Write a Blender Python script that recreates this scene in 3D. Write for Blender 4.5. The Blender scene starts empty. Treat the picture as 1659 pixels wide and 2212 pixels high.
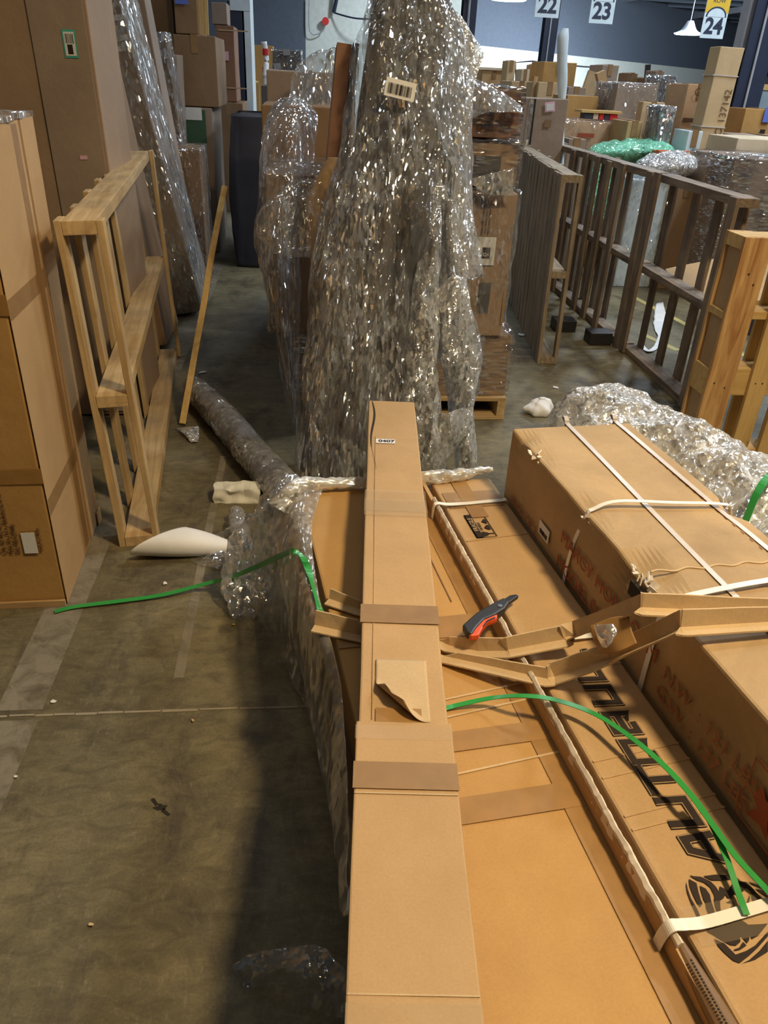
import bpy, bmesh, math, random
import numpy as np
from mathutils import Vector, Matrix, noise
from mathutils.geometry import tessellate_polygon

random.seed(7)
SC = bpy.context.scene
COL = SC.collection

# ------------------------------------------------------------------ camera
FPX = 1645.0; PPX = 829.5; PPY = 1106.0; HC = 1.4
def _n(v):
    v = np.array(v, float); return v/np.linalg.norm(v)
def _ray(x, y): return _n([x-PPX, y-PPY, FPX])
_Z = -_ray(685, 3974)
_Y = _ray(654, 150); _Y = _n(_Y - _Y.dot(_Z)*_Z)
_X = np.cross(_Y, _Z)
R = np.stack([_X, _Y, _Z])                       # camera axes (right, down, forward) -> world
cam_data = bpy.data.cameras.new('camera')
cam = bpy.data.objects.new('camera', cam_data); COL.objects.link(cam)
cam_data.sensor_fit = 'VERTICAL'; cam_data.sensor_height = 36.0
cam_data.lens = FPX/2212*36.0
cam_data.clip_start = 0.02; cam_data.clip_end = 300
M4 = Matrix.Identity(4)
for i in range(3):
    M4[i][0] = R[i, 0]; M4[i][1] = -R[i, 1]; M4[i][2] = -R[i, 2]
M4[2][3] = HC
cam.matrix_world = M4
SC.camera = cam

# ------------------------------------------------------------------ light and exposure
SC.view_settings.view_transform = 'Standard'
SC.view_settings.look = 'None'
SC.view_settings.gamma = 1.0
SC.view_settings.use_curve_mapping = False
SC.view_settings.exposure = 0.0
SC.cycles.transparent_max_bounces = 20
SC.cycles.max_bounces = 8
world = bpy.data.worlds.new('world'); SC.world = world; world.use_nodes = True
world.node_tree.nodes['Background'].inputs[0].default_value = (0.55, 0.62, 0.72, 1)
world.node_tree.nodes['Background'].inputs[1].default_value = 0.04

def area(name, loc, power, size, color, target=None, sy=None):
    d = bpy.data.lights.new(name, 'AREA'); d.energy = power; d.size = size; d.color = color
    if sy: d.shape = 'RECTANGLE'; d.size_y = sy
    o = bpy.data.objects.new(name, d); COL.objects.link(o); o.location = loc
    t = Vector(target) if target else Vector((loc[0], loc[1], 0))
    o.rotation_euler = (t-Vector(loc)).to_track_quat('-Z', 'Y').to_euler()
    return o
WARM = (1.0, 0.775, 0.46); MID = (1.0, 0.90, 0.76); COOL = (0.80, 0.90, 1.0)
area('lamp_near', (1.45, 0.50, 3.5), 128, 0.34, WARM)
for k, (x, y, p, c) in enumerate(((-1.5, -1.2, 8, WARM), (0.3, -2.2, 11, WARM), (2.2, -1.4, 11, WARM), (-0.3, 0.4, 3, WARM), (3.6, 1.0, 14, MID),
      (-2.3, 2.6, 9, COOL), (-2.3, 6.0, 12, COOL), (-.4, 3.4, 5, COOL), (0.6, 5.2, 8, COOL), (2.2, 5.6, 18, COOL), (0.2, 8.2, 16, COOL), (1.6, 11.0, 30, COOL),
      (4.3, 3.8, 150, COOL), (4.8, 6.0, 110, COOL), (4.9, 10.0, 150, COOL), (7.6, 5.0, 120, COOL), (8.0, 10.0, 220, COOL), (8.0, 15.0, 280, COOL),
      (3.0, 15.0, 100, COOL), (-2.6, 11.0, 40, COOL), (-2.6, 16.0, 60, COOL), (3.0, 21.0, 300, COOL), (9.0, 22.0, 420, COOL))):
    area('square_lamp', (x, y, 4.9), p, .55, c)
area('lamp_wall', (15.0, 33.0, 4.8), 2600, 3.0, COOL)
area('added_wall_light', (14.0, 24.0, 4.9), 5200, 2.0, COOL, target=(22.0, 52.0, 4.2))  # unseen light added to brighten the dark upper wall

# ------------------------------------------------------------------ pixel ray -> real plane
def onZ(x, y, z=0.0):
    r = R @ _ray(x, y); t = (z-HC)/r[2]
    return Vector((r[0]*t, r[1]*t, z))
def onY(x, y, Y):
    r = R @ _ray(x, y); t = Y/r[1]
    return Vector((r[0]*t, Y, HC+r[2]*t))
PA = math.radians(6.84)                          # heading of the load on the near pallet
PU = Vector((math.cos(PA), math.sin(PA), 0)); PV = Vector((-math.sin(PA), math.cos(PA), 0))
def W(u, v, z=0.0): return PU*u + PV*v + Vector((0, 0, z))

# ------------------------------------------------------------------ materials
MATS = {}
class NT:
    def __init__(s, name):
        s.m = bpy.data.materials.new(name); s.m.use_nodes = True
        s.t = s.m.node_tree; s.n = s.t.nodes; s.l = s.t.links
        s.p = s.n['Principled BSDF']; s.tc = s.n.new('ShaderNodeTexCoord')
    def coord(s, scale=(1, 1, 1), rot=(0, 0, 0), kind='Object'):
        mp = s.n.new('ShaderNodeMapping'); mp.inputs['Scale'].default_value = scale
        mp.inputs['Rotation'].default_value = rot
        s.l.new(s.tc.outputs[kind], mp.inputs['Vector']); return mp.outputs['Vector']
    def noise(s, vec, scale, detail=4, rough=.55, dist=0):
        q = s.n.new('ShaderNodeTexNoise'); q.inputs['Scale'].default_value = scale
        q.inputs['Detail'].default_value = detail; q.inputs['Roughness'].default_value = rough
        q.inputs['Distortion'].default_value = dist
        s.l.new(vec, q.inputs['Vector']); return q.outputs['Fac']
    def voro(s, vec, scale, feature='F1'):
        q = s.n.new('ShaderNodeTexVoronoi'); q.inputs['Scale'].default_value = scale; q.feature = feature
        s.l.new(vec, q.inputs['Vector']); return q.outputs['Distance']
    def wave(s, vec, scale, dist=3, det=2, direction='X'):
        q = s.n.new('ShaderNodeTexWave'); q.inputs['Scale'].default_value = scale
        q.inputs['Distortion'].default_value = dist; q.inputs['Detail'].default_value = det
        q.bands_direction = direction
        s.l.new(vec, q.inputs['Vector']); return q.outputs['Fac']
    def ramp(s, fac, stops):
        q = s.n.new('ShaderNodeValToRGB'); e = q.color_ramp.elements
        while len(e) < len(stops): e.new(0.5)
        for k, (p, c) in enumerate(stops):
            e[k].position = p
            e[k].color = (c, c, c, 1) if isinstance(c, (int, float)) else (*c, 1)
        s.l.new(fac, q.inputs['Fac']); return q.outputs['Color']
    def mix(s, a, b, fac, mode='MIX'):
        q = s.n.new('ShaderNodeMix'); q.data_type = 'RGBA'; q.blend_type = mode
        for sock, val in ((q.inputs[6], a), (q.inputs[7], b)):
            if isinstance(val, tuple): sock.default_value = (*val, 1)
            else: s.l.new(val, sock)
        if isinstance(fac, (int, float)): q.inputs[0].default_value = fac
        else: s.l.new(fac, q.inputs[0])
        return q.outputs[2]
    def math(s, op, a, b=0.0, clamp=False):
        q = s.n.new('ShaderNodeMath'); q.operation = op; q.use_clamp = clamp
        for sock, val in ((q.inputs[0], a), (q.inputs[1], b)):
            if isinstance(val, (int, float)): sock.default_value = val
            else: s.l.new(val, sock)
        return q.outputs[0]
    def bump(s, h, strength=.3, dist=.01, normal=None):
        q = s.n.new('ShaderNodeBump'); q.inputs['Strength'].default_value = strength
        q.inputs['Distance'].default_value = dist
        s.l.new(h, q.inputs['Height'])
        if normal is not None: s.l.new(normal, q.inputs['Normal'])
        return q.outputs['Normal']
    def set(s, **k):
        for a, v in k.items():
            i = s.p.inputs[a.replace('_', ' ')]
            if isinstance(v, tuple): i.default_value = (*v, 1) if len(v) == 3 else v
            elif isinstance(v, (int, float)): i.default_value = v
            else: s.l.new(v, i)
        return s
def plain(name, col, rough=.6, metal=0, **k):
    if name in MATS: return MATS[name]
    a = NT(name); v = a.coord()
    f = a.ramp(a.noise(v, 9, 3), [(0.3, .9), (0.7, 1.05)])
    a.set(Base_Color=a.mix(col, f, 1.0, 'MULTIPLY'), Roughness=rough, Metallic=metal, **k)
    MATS[name] = a.m; return a.m
def cardboard(name, col, rough=.72, line=0.0, var=.12):
    a = NT(name); v = a.coord()
    big = a.ramp(a.noise(v, 3.2, 5, .6, .4), [(0.32, 1-var), (0.68, 1+var*.55)])
    fib = a.ramp(a.noise(a.coord((1, 1, .35)), 260, 3, .7), [(0.3, .93), (0.7, 1.05)])
    c = a.mix(col, big, 1.0, 'MULTIPLY'); c = a.mix(c, fib, 1.0, 'MULTIPLY')
    stain = a.ramp(a.noise(v, 1.7, 6, .7), [(0.60, 0.0), (0.74, 1.0)])
    c = a.mix(c, tuple(x*.78 for x in col), a.math('MULTIPLY', stain, .35))
    h = a.noise(v, 14, 4, .5)
    nb = a.bump(h, .22, .012)
    nb = a.bump(a.noise(v, 120, 2), .07, .003, nb)
    a.set(Base_Color=c, Roughness=rough, Normal=nb)
    a.p.inputs['Specular IOR Level'].default_value = .25
    MATS[name] = a.m; return a.m
K = {}
K['kraft'] = cardboard('kraft', (.47, .30, .145))
K['kraft_light'] = cardboard('kraft_light', (.54, .385, .215))
K['kraft_gold'] = cardboard('kraft_gold', (.46, .262, .090))
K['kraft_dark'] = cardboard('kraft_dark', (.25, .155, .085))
K['kraft_red'] = cardboard('kraft_red', (.27, .14, .085))
K['kraft_grey'] = cardboard('kraft_grey', (.31, .235, .18))
K['kraft_salmon'] = cardboard('kraft_salmon', (.56, .36, .21))
K['kraft_cream'] = cardboard('kraft_cream', (.62, .50, .35))
K['kraft_worn'] = cardboard('kraft_worn', (.44, .30, .155), var=.28)
K['grey_board'] = cardboard('grey_board', (.105, .10, .10))
K['roll_core'] = cardboard('roll_core', (.105, .088, .075))
K['roll_grey'] = cardboard('roll_grey', (.085, .08, .078))
K['torn'] = cardboard('torn_paper', (.74, .65, .54), var=.3)
K['kraft_mid'] = cardboard('kraft_mid', (.33, .225, .145))  # kraft with the cool, dim light further back toned into its colour
def wood(name, col, dark, axis='Z', grime=.0):
    a = NT(name)
    st = {'Z': (1, 1, .09), 'Y': (1, .09, 1), 'X': (.09, 1, 1)}[axis]
    v = a.coord(st)
    g = a.noise(v, 26, 5, .6, 1.2)
    c = a.mix(dark, col, a.ramp(g, [(0.30, 0.0), (0.60, 1.0)]))
    w = a.wave(v, 9, 5, 3, 'X' if axis != 'X' else 'Y')
    c = a.mix(c, dark, a.math('MULTIPLY', a.ramp(w, [(0.72, 0.0), (0.98, 1.0)]), .38))
    if grime:
        gr = a.ramp(a.noise(a.coord(), 5, 5, .65), [(0.42, 0.0), (0.62, 1.0)])
        c = a.mix(c, (.10, .085, .075), a.math('MULTIPLY', gr, grime))
    kn = a.ramp(a.voro(a.coord((1, 1, 1)), 5.5), [(0.0, 1.0), (0.10, 0.0)])
    c = a.mix(c, (.13, .06, .025), a.math('MULTIPLY', kn, .75))
    a.set(Base_Color=c, Roughness=.68, Normal=a.bump(g, .35, .004))
    a.p.inputs['Specular IOR Level'].default_value = .25
    MATS[name] = a.m; return a.m
for ax in 'XYZ':
    K['pine'+ax] = wood('pine_'+ax, (.58, .42, .22), (.42, .27, .12), ax, .25)
    K['old'+ax] = wood('old_wood_'+ax, (.31, .235, .165), (.15, .10, .07), ax, .55)
    K['grey'+ax] = wood('weathered_wood_'+ax, (.36, .29, .20), (.20, .145, .09), ax, .35)
    K['yell'+ax] = wood('yellow_wood_'+ax, (.60, .41, .17), (.48, .30, .10), ax, .0)
    K['knot'+ax] = wood('knotty_wood_'+ax, (.58, .36, .15), (.30, .13, .045), ax, .0)
def film(name, tint, base, amp, sc=100, stretch=(1, 1, .35), bub=0, rough=.07, facing=.3, k1=.75, k2=.55, metal=.93, thr=.55):
    """thin crumpled plastic: small flat facets, each with its own tilt and its own cloudiness"""
    a = NT(name)
    def cells(scale, seed):
        v = a.coord(stretch)
        w = a.n.new('ShaderNodeTexNoise'); w.inputs['Scale'].default_value = scale*.35; w.inputs['Detail'].default_value = 2
        a.l.new(v, w.inputs['Vector'])
        m = a.n.new('ShaderNodeVectorMath'); m.operation = 'MULTIPLY_ADD'
        a.l.new(w.outputs['Color'], m.inputs[0]); m.inputs[1].default_value = (1.6/scale,)*3; a.l.new(v, m.inputs[2])
        q = a.n.new('ShaderNodeTexVoronoi'); q.inputs['Scale'].default_value = scale; a.l.new(m.outputs[0], q.inputs['Vector'])
        return q.outputs['Color'], q.outputs['Distance']
    g = a.n.new('ShaderNodeNewGeometry'); nrm = g.outputs['Normal']
    c1, d1 = cells(sc, 0); c2, d2 = cells(sc*.30, 1)
    for c, k in ((c1, k1), (c2, k2)):
        m = a.n.new('ShaderNodeVectorMath'); m.operation = 'SUBTRACT'; a.l.new(c, m.inputs[0]); m.inputs[1].default_value = (.5, .5, .5)
        m2 = a.n.new('ShaderNodeVectorMath'); m2.operation = 'MULTIPLY_ADD'; a.l.new(m.outputs[0], m2.inputs[0]); m2.inputs[1].default_value = (k, k, k)
        a.l.new(nrm, m2.inputs[2]); nrm = m2.outputs[0]
    nn = a.n.new('ShaderNodeVectorMath'); nn.operation = 'NORMALIZE'; a.l.new(nrm, nn.inputs[0]); nrm = nn.outputs[0]
    if bub:
        vb = a.voro(a.coord(), bub); nrm = a.bump(a.ramp(vb, [(0.0, 1.0), (0.45, 0.0)]), .5, .004, nrm)
    sep = a.n.new('ShaderNodeSeparateColor'); a.l.new(c1, sep.inputs[0])
    fl_ = a.ramp(sep.outputs[0], [(thr, 0.0), (min(.99, thr+.25), 1.0)])
    lw = a.n.new('ShaderNodeLayerWeight'); lw.inputs['Blend'].default_value = .35
    big = a.ramp(a.noise(a.coord((1, 1, .5)), 5.0, 4, .6), [(0.40, 0.10), (0.62, 1.6)])
    n1 = a.noise(a.coord(stretch), 24, 4, .6, .9)
    rg = a.math('SUBTRACT', 1.0, a.math('MULTIPLY', a.math('ABSOLUTE', a.math('SUBTRACT', n1, .5)), 9.0), True)
    al = a.math('MULTIPLY', lw.outputs['Facing'], facing)
    al = a.math('ADD', al, a.math('MULTIPLY', fl_, amp))
    al = a.math('ADD', al, a.math('MULTIPLY', rg, amp*.4))
    al = a.math('ADD', a.math('MULTIPLY', al, big), base, True)
    if bub:
        al = a.math('ADD', al, a.math('MULTIPLY', a.ramp(vb, [(0.25, 0.0), (0.5, 1.0)]), .10), True)
    a.set(Base_Color=tint, Roughness=rough, Alpha=al, Normal=nrm, Metallic=metal)
    a.p.inputs['Specular IOR Level'].default_value = 1.0
    MATS[name] = a.m; return a.m
K['film'] = film('stretch_film', (.84, .86, .90), .06, .25, 100, metal=.8, k1=.6)
K['film_h'] = film('stretch_film_banded', (.85, .85, .90), .06, .40, 70, (.3, .3, 1.8))
K['film_bundle'] = film('stretch_film_bundle', (.86, .88, .92), .12, .50, 112, (1, 1, .22), facing=.34, k1=.78, k2=.62, metal=.74, thr=.5)
K['film_milky'] = film('stretch_film_milky', (.90, .92, .95), .24, .45, 95, (.8, .8, .35), metal=.72, k1=.65)
K['film_drape'] = film('stretch_film_drape', (.74, .68, .60), .26, .16, 70, (1, 1, .12), facing=.25, metal=.6, k1=.4, k2=.4, rough=.15)
K['bubble'] = film('bubble_film', (.86, .88, .90), .30, .42, 110, (1, 1, .5), 70, facing=.35, metal=.6, rough=.12)
K['bubble_heap'] = film('bubble_film_heap', (.90, .90, .90), .50, .40, 120, (1, .6, 1), 0, rough=.15, metal=.50, k1=.8, k2=.6)
K['green_bubble'] = film('green_bubble_film', (.30, .80, .55), .55, .3, 60, (1, 1, 1), 60, metal=.2)
K['rollfilm'] = film('wrapped_roll_film', (.62, .63, .66), .34, .25, 60, (1, 1, 1), metal=.5, k1=.4, k2=.4, rough=.14)
K['rope'] = film('twisted_film', (.93, .92, .88), .60, .3, 120, (.15, 1, 1), metal=.45, rough=.2)
def tape(name, col, alpha=1.0, rough=.28):
    a = NT(name); v = a.coord()
    n = a.noise(v, 22, 4)
    a.set(Base_Color=a.mix(col, a.ramp(n, [(0.3, .88), (0.7, 1.08)]), 1.0, 'MULTIPLY'), Roughness=rough,
          Normal=a.bump(n, .15, .006), Alpha=alpha)
    MATS[name] = a.m; return a.m
K['tape'] = tape('packing_tape', (.285, .165, .068), 1, .5)
K['tape_dark'] = tape('dark_tape', (.20, .12, .06), 1, .35)
K['tape_clear'] = tape('clear_tape', (.66, .52, .34), .11, .15)
K['tape_kraft'] = tape('kraft_tape', (.40, .215, .065), .75, .5)
K['tape_grey'] = tape('grey_tape', (.27, .28, .31), 1, .3)
K['paper'] = plain('white_paper', (.80, .79, .78), .6)
K['label'] = plain('white_label', (.74, .74, .74), .45)
K['pink'] = plain('pink_label', (.75, .45, .55), .5)
K['teal'] = plain('teal_label', (.06, .42, .33), .5)
K['ink'] = plain('black_ink', (.040, .030, .026), .85, 0, Specular_IOR_Level=.1)
K['inkgap'] = plain('print_gap', (.50, .38, .22), .7)
K['redink'] = plain('red_ink', (.33, .065, .025), .7)
K['redink_faint'] = plain('faint_red_ink', (.36, .13, .055), .7)
K['brownink'] = plain('brown_ink', (.12, .06, .025), .7)
K['strap_white'] = plain('white_strap', (.82, .78, .70), .35)
K['strap_grey'] = plain('grey_strap', (.56, .50, .46), .3)
K['green'] = plain('green_strap', (.035, .30, .065), .22)
K['navy'] = plain('navy_paint', (.018, .028, .06), .5)
K['navy_dark'] = plain('hazed_wall_paint', (.10, .125, .17), .8)  # navy with the hazy veil over the wall lightened into its colour
K['steel'] = plain('steel_edge', (.45, .48, .55), .4, .3)
K['white_wall'] = plain('white_wall_paint', (.62, .66, .62), .8)
K['black'] = plain('black_plastic', (.02, .02, .022), .45)
K['darkbox'] = plain('dark_grey_plastic', (.035, .036, .05), .55)
K['orange'] = plain('orange_plastic', (.75, .09, .02), .4)
K['metal'] = plain('blade_metal', (.30, .30, .32), .3, .9)
K['foam'] = plain('white_foam', (.78, .76, .66), .7)
K['yellow'] = plain('yellow_sign', (.72, .45, .03), .5)
K['signwhite'] = plain('sign_white', (.62, .72, .78), .5)
K['red'] = plain('red_tape', (.6, .03, .03), .4)
K['blue_label'] = plain('blue_label', (.12, .18, .6), .5)
K['glasspane'] = plain('mirror_pane', (.45, .58, .66), .12, .4)
K['greencloth'] = plain('green_plastic', (.04, .10, .055), .5)
K['joint'] = plain('floor_joint', (.30, .25, .17), .8)
K['hole'] = plain('floor_hole', (.02, .016, .01), .9)
K['yellowline'] = plain('yellow_floor_paint', (.46, .38, .14), .7)
def emis(name, col, s):
    a = NT(name); a.p.inputs['Emission Color'].default_value = (*col, 1)
    a.p.inputs['Emission Strength'].default_value = s; MATS[name] = a.m; return a.m
K['lamp'] = emis('lamp_glow', (.75, 1, .92), 9)
def concrete():
    a = NT('concrete_floor'); v = a.coord(kind='Object')
    n1 = a.noise(v, 1.1, 6, .6, .3)
    c = a.mix((.085, .070, .038), (.235, .195, .108), a.ramp(n1, [(0.35, 0.0), (0.65, 1.0)]))
    n2 = a.noise(a.coord((1, .5, 1)), 6, 6, .68, .6)
    c = a.mix(c, (.075, .060, .042), a.math('MULTIPLY', a.ramp(n2, [(0.50, 0.0), (0.66, 1.0)]), .85))
    n3 = a.noise(a.coord((3, 1, 1)), 30, 5, .7)
    c = a.mix(c, (.26, .225, .15), a.math('MULTIPLY', a.ramp(n3, [(0.56, 0.0), (0.72, 1.0)]), .45))
    n6 = a.noise(a.coord((1, 2.2, 1)), 13, 6, .72, .8)
    c = a.mix(c, a.ramp(n6, [(0.30, .62), (0.68, 1.22)]), 1.0, 'MULTIPLY')
    sc_ = a.ramp(a.voro(a.coord((1, 1, 1)), 2.3), [(0.0, 1.0), (0.16, 0.0)])
    c = a.mix(c, (.05, .042, .032), a.math('MULTIPLY', a.math('MULTIPLY', sc_, n6), .9))
    n5 = a.noise(v, 160, 3, .7)
    c = a.mix(c, a.ramp(n5, [(0.25, .80), (0.75, 1.15)]), 1.0, 'MULTIPLY')
    rf = a.ramp(a.noise(v, 3, 5), [(0.3, .42), (0.7, .68)])
    a.set(Base_Color=c, Roughness=rf, Normal=a.bump(n2, .12, .01))
    a.p.inputs['Specular IOR Level'].default_value = .35
    return a.m
K['concrete'] = concrete()
def worn_paint():
    a = NT('worn_floor_paint'); v = a.coord()
    n = a.noise(v, 14, 6, .7, .5)
    a.set(Base_Color=a.mix((.26, .22, .155), (.36, .31, .225), n), Roughness=.75,
          Alpha=a.ramp(n, [(0.36, 0.10), (0.55, .58)]))
    return a.m
K['worn'] = worn_paint()

# ------------------------------------------------------------------ builders
def link(o, parent=None):
    COL.objects.link(o)
    if parent is not None: o.parent = parent
    return o
def tag(o, label=None, cat=None, group=None, kind=None):
    if label: o['label'] = label
    if cat: o['category'] = cat
    if group: o['group'] = group
    if kind: o['kind'] = kind
    return o
def empty(name, loc=(0, 0, 0), rz=0, label=None, cat=None, group=None, rot=None):
    o = bpy.data.objects.new(name, None); o.empty_display_size = .1
    o.location = loc; o.rotation_euler = rot if rot else (0, 0, rz)
    link(o); return tag(o, label, cat, group)
def mesh_obj(name, bm, mat, parent=None, smooth=False, bevel=0, mw=None):
    me = bpy.data.meshes.new(name); bm.normal_update(); bm.to_mesh(me); bm.free()
    me.materials.append(mat)
    if smooth:
        for p in me.polygons: p.use_smooth = True
    o = bpy.data.objects.new(name, me); link(o, parent)
    if mw is not None: o.matrix_world = mw
    if bevel:
        b = o.modifiers.new('bevel', 'BEVEL'); b.width = bevel; b.segments = 2; b.limit_method = 'ANGLE'
        b.angle_limit = math.radians(50)
    return o
def frame(o, x, y):                               # matrix: local x, y axes, origin
    x = Vector(x).normalized(); y = Vector(y); y = (y-x*y.dot(x)).normalized(); z = x.cross(y)
    m = Matrix.Identity(4)
    for i in range(3): m[i][0] = x[i]; m[i][1] = y[i]; m[i][2] = z[i]; m[i][3] = o[i]
    return m
def box_bm(x0, x1, y0, y1, z0, z1, bm=None, m=None):
    bm = bm or bmesh.new()
    vs = [bm.verts.new(Vector(p)) for p in ((x0,y0,z0),(x1,y0,z0),(x1,y1,z0),(x0,y1,z0),(x0,y0,z1),(x1,y0,z1),(x1,y1,z1),(x0,y1,z1))]
    if m is not None:
        for v in vs: v.co = m @ v.co
    for f in ((0,3,2,1),(4,5,6,7),(0,1,5,4),(1,2,6,5),(2,3,7,6),(3,0,4,7)): bm.faces.new([vs[i] for i in f])
    return bm
def soft_box(x0, x1, y0, y1, z0, z1, amp=.003, cuts=7, seed=0, freq=4):
    bm = bmesh.new(); bmesh.ops.create_cube(bm, size=1.0)
    bmesh.ops.subdivide_edges(bm, edges=bm.edges[:], cuts=cuts, use_grid_fill=True)
    off = Vector((seed*3.1, seed*1.7, seed*.9))
    for v in bm.verts:
        p = Vector(((x0+x1)/2+v.co.x*(x1-x0), (y0+y1)/2+v.co.y*(y1-y0), (z0+z1)/2+v.co.z*(z1-z0)))
        d = noise.noise_vector(p*freq+off)
        if v.co.z < -.49: d.z = 0
        v.co = p+d*amp
    return bm
def beam_bm(a, b, w, t, up=(0, 0, 1), bm=None, amp=0, seed=0):
    """box along a->b, width w (sideways) and thickness t (along up)"""
    a = Vector(a); b = Vector(b); d = (b-a); L = d.length; d.normalize()
    s = d.cross(Vector(up)).normalized(); u = s.cross(d).normalized()
    bm = bm or bmesh.new(); n = 6; rings = []
    for k in range(n+1):
        c = a+d*(L*k/n)
        if amp: c = c+noise.noise_vector(c*3+Vector((seed, 0, 0)))*amp
        rings.append([bm.verts.new(c+s*(i*w/2)+u*(j*t/2)) for i, j in ((-1,-1),(1,-1),(1,1),(-1,1))])
    for k in range(n):
        for i in range(4): bm.faces.new((rings[k][i], rings[k][(i+1)%4], rings[k+1][(i+1)%4], rings[k+1][i]))
    bm.faces.new(rings[0][::-1]); bm.faces.new(rings[-1])
    return bm
def catmull(pts, sub):
    P = np.array([list(p) for p in pts], float); out = []
    n = len(P)
    for i in range(n-1):
        p0 = P[max(i-1, 0)]; p1 = P[i]; p2 = P[i+1]; p3 = P[min(i+2, n-1)]
        for k in range(sub):
            t = k/sub
            out.append(.5*((2*p1)+(-p0+p2)*t+(2*p0-5*p1+4*p2-p3)*t*t+(-p0+3*p1-3*p2+p3)*t**3))
    out.append(P[-1]); return out
def fbm(p, f, sc=(1, 1, 1)):
    q = Vector((p[0]*sc[0], p[1]*sc[1], p[2]*sc[2]))*f
    return noise.noise(q)+.5*noise.noise(q*2.1)+.25*noise.noise(q*4.3)
def loft_bm(secs, seg=48, sub=8, amp=.01, f=8, st=(1, 1, .3), cap=True, power=2.0, ridge=0, rf=14, crump=0, cf=55):
    """secs: list of (cx,cy,cz, ax,ay,az, bx,by,bz): ring centre and two half axes"""
    S = catmull(secs, sub) if sub > 1 else [np.array(s, float) for s in secs]
    bm = bmesh.new(); rings = []
    for s in S:
        c = Vector(s[0:3]); a = Vector(s[3:6]); b = Vector(s[6:9]); r = []
        for k in range(seg):
            t = 2*math.pi*k/seg; ct, sn = math.cos(t), math.sin(t)
            x = math.copysign(abs(ct)**(2/power), ct); y = math.copysign(abs(sn)**(2/power), sn)
            p = c+a*x+b*y; nrm = (a*x+b*y)
            if nrm.length > 1e-6: nrm.normalize()
            d = fbm(p, f, st)*amp
            if ridge: d += (1-abs(noise.noise(Vector((p.x*rf, p.y*rf, p.z*rf*.18)))*2.2))*ridge
            if crump:
                q = Vector((p.x*cf, p.y*cf, p.z*cf*.6)); e = noise.noise(q)*.6+abs(noise.noise(q*.45+Vector((9, 0, 0))))*1.3+noise.noise(q*2.1)*.28
                d += e*crump
            r.append(bm.verts.new(p+nrm*d))
        rings.append(r)
    for i in range(len(rings)-1):
        for k in range(seg):
            bm.faces.new((rings[i][k], rings[i][(k+1)%seg], rings[i+1][(k+1)%seg], rings[i+1][k]))
    if cap: bm.faces.new(rings[0][::-1]); bm.faces.new(rings[-1])
    return bm
def tube_bm(pts, r, seg=14, sub=6, amp=0, f=10, rads=None, bm=None):
    P = catmull(pts, sub); bm = bm or bmesh.new(); rings = []
    RR = catmull([(q,) for q in rads], sub) if rads else None
    for i, p in enumerate(P):
        p = Vector(p); d = Vector(P[min(i+1, len(P)-1)])-Vector(P[max(i-1, 0)]); d.normalize()
        up = Vector((0, 0, 1)) if abs(d.z) < .9 else Vector((0, 1, 0))
        a = d.cross(up).normalized(); b = a.cross(d); rr = float(RR[i][0]) if RR else r; ring = []
        for k in range(seg):
            t = 2*math.pi*k/seg; nn = a*math.cos(t)+b*math.sin(t); q = p+nn*rr
            ring.append(bm.verts.new(q+nn*fbm(q, f)*amp))
        rings.append(ring)
    for i in range(len(rings)-1):
        for k in range(seg): bm.faces.new((rings[i][k], rings[i][(k+1)%seg], rings[i+1][(k+1)%seg], rings[i+1][k]))
    bm.faces.new(rings[0][::-1]); bm.faces.new(rings[-1]); return bm
def sheet_bm(rows, sub=10, amp=.01, f=9, st=(1, 1, .3), thick=.0008):
    """grid of control points -> crumpled sheet with real thickness"""
    G = [catmull(r, sub) for r in rows]; cols = []
    for j in range(len(G[0])): cols.append(catmull([g[j] for g in G], sub))
    bm = bmesh.new(); V = []
    for c in cols:
        V.append([bm.verts.new(Vector(p)+noise.noise_vector(Vector((p[0]*st[0], p[1]*st[1], p[2]*st[2]))*f)*amp
                  +noise.noise_vector(Vector((p[0]*st[0], p[1]*st[1], p[2]*st[2]))*f*3)*amp*.4) for p in c])
    for i in range(len(V)-1):
        for j in range(len(V[0])-1): bm.faces.new((V[i][j], V[i+1][j], V[i+1][j+1], V[i][j+1]))
    return bm
def sheet(name, rows, mat, parent=None, **k):
    o = mesh_obj(name, sheet_bm(rows, **k), mat, parent, smooth=True)
    m = o.modifiers.new('thickness', 'SOLIDIFY'); m.thickness = .0015
    return o
def ribbon_bm(pts, w, t=.0012, sub=8, side=None):
    P = [Vector(p) for p in catmull(pts, sub)]; bm = bmesh.new(); rings = []
    for i, p in enumerate(P):
        d = P[min(i+1, len(P)-1)]-P[max(i-1, 0)]; d.normalize()
        s = Vector(side) if side else d.cross(Vector((0, 0, 1)))
        s = (s-d*s.dot(d))
        s = s.normalized() if s.length > 1e-5 else Vector((1, 0, 0))
        u = s.cross(d)
        rings.append([bm.verts.new(p+s*(i2*w/2)+u*(j2*t/2)) for i2, j2 in ((-1,-1),(1,-1),(1,1),(-1,1))])
    for i in range(len(rings)-1):
        for k in range(4): bm.faces.new((rings[i][k], rings[i][(k+1)%4], rings[i+1][(k+1)%4], rings[i+1][k]))
    bm.faces.new(rings[0][::-1]); bm.faces.new(rings[-1]); return bm
def poly_bm(polys, z=0.0006, bm=None, dz=0.0):
    bm = bm or bmesh.new()
    z -= dz
    for P in polys:
        z += dz
        vs = [bm.verts.new(Vector((p[0], p[1], z))) for p in P]
        for t in tessellate_polygon([[Vector((p[0], p[1], 0)) for p in P]]):
            try: bm.faces.new([vs[i] for i in t])
            except ValueError: pass
    bmesh.ops.recalc_face_normals(bm, faces=bm.faces[:])
    return bm
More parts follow.
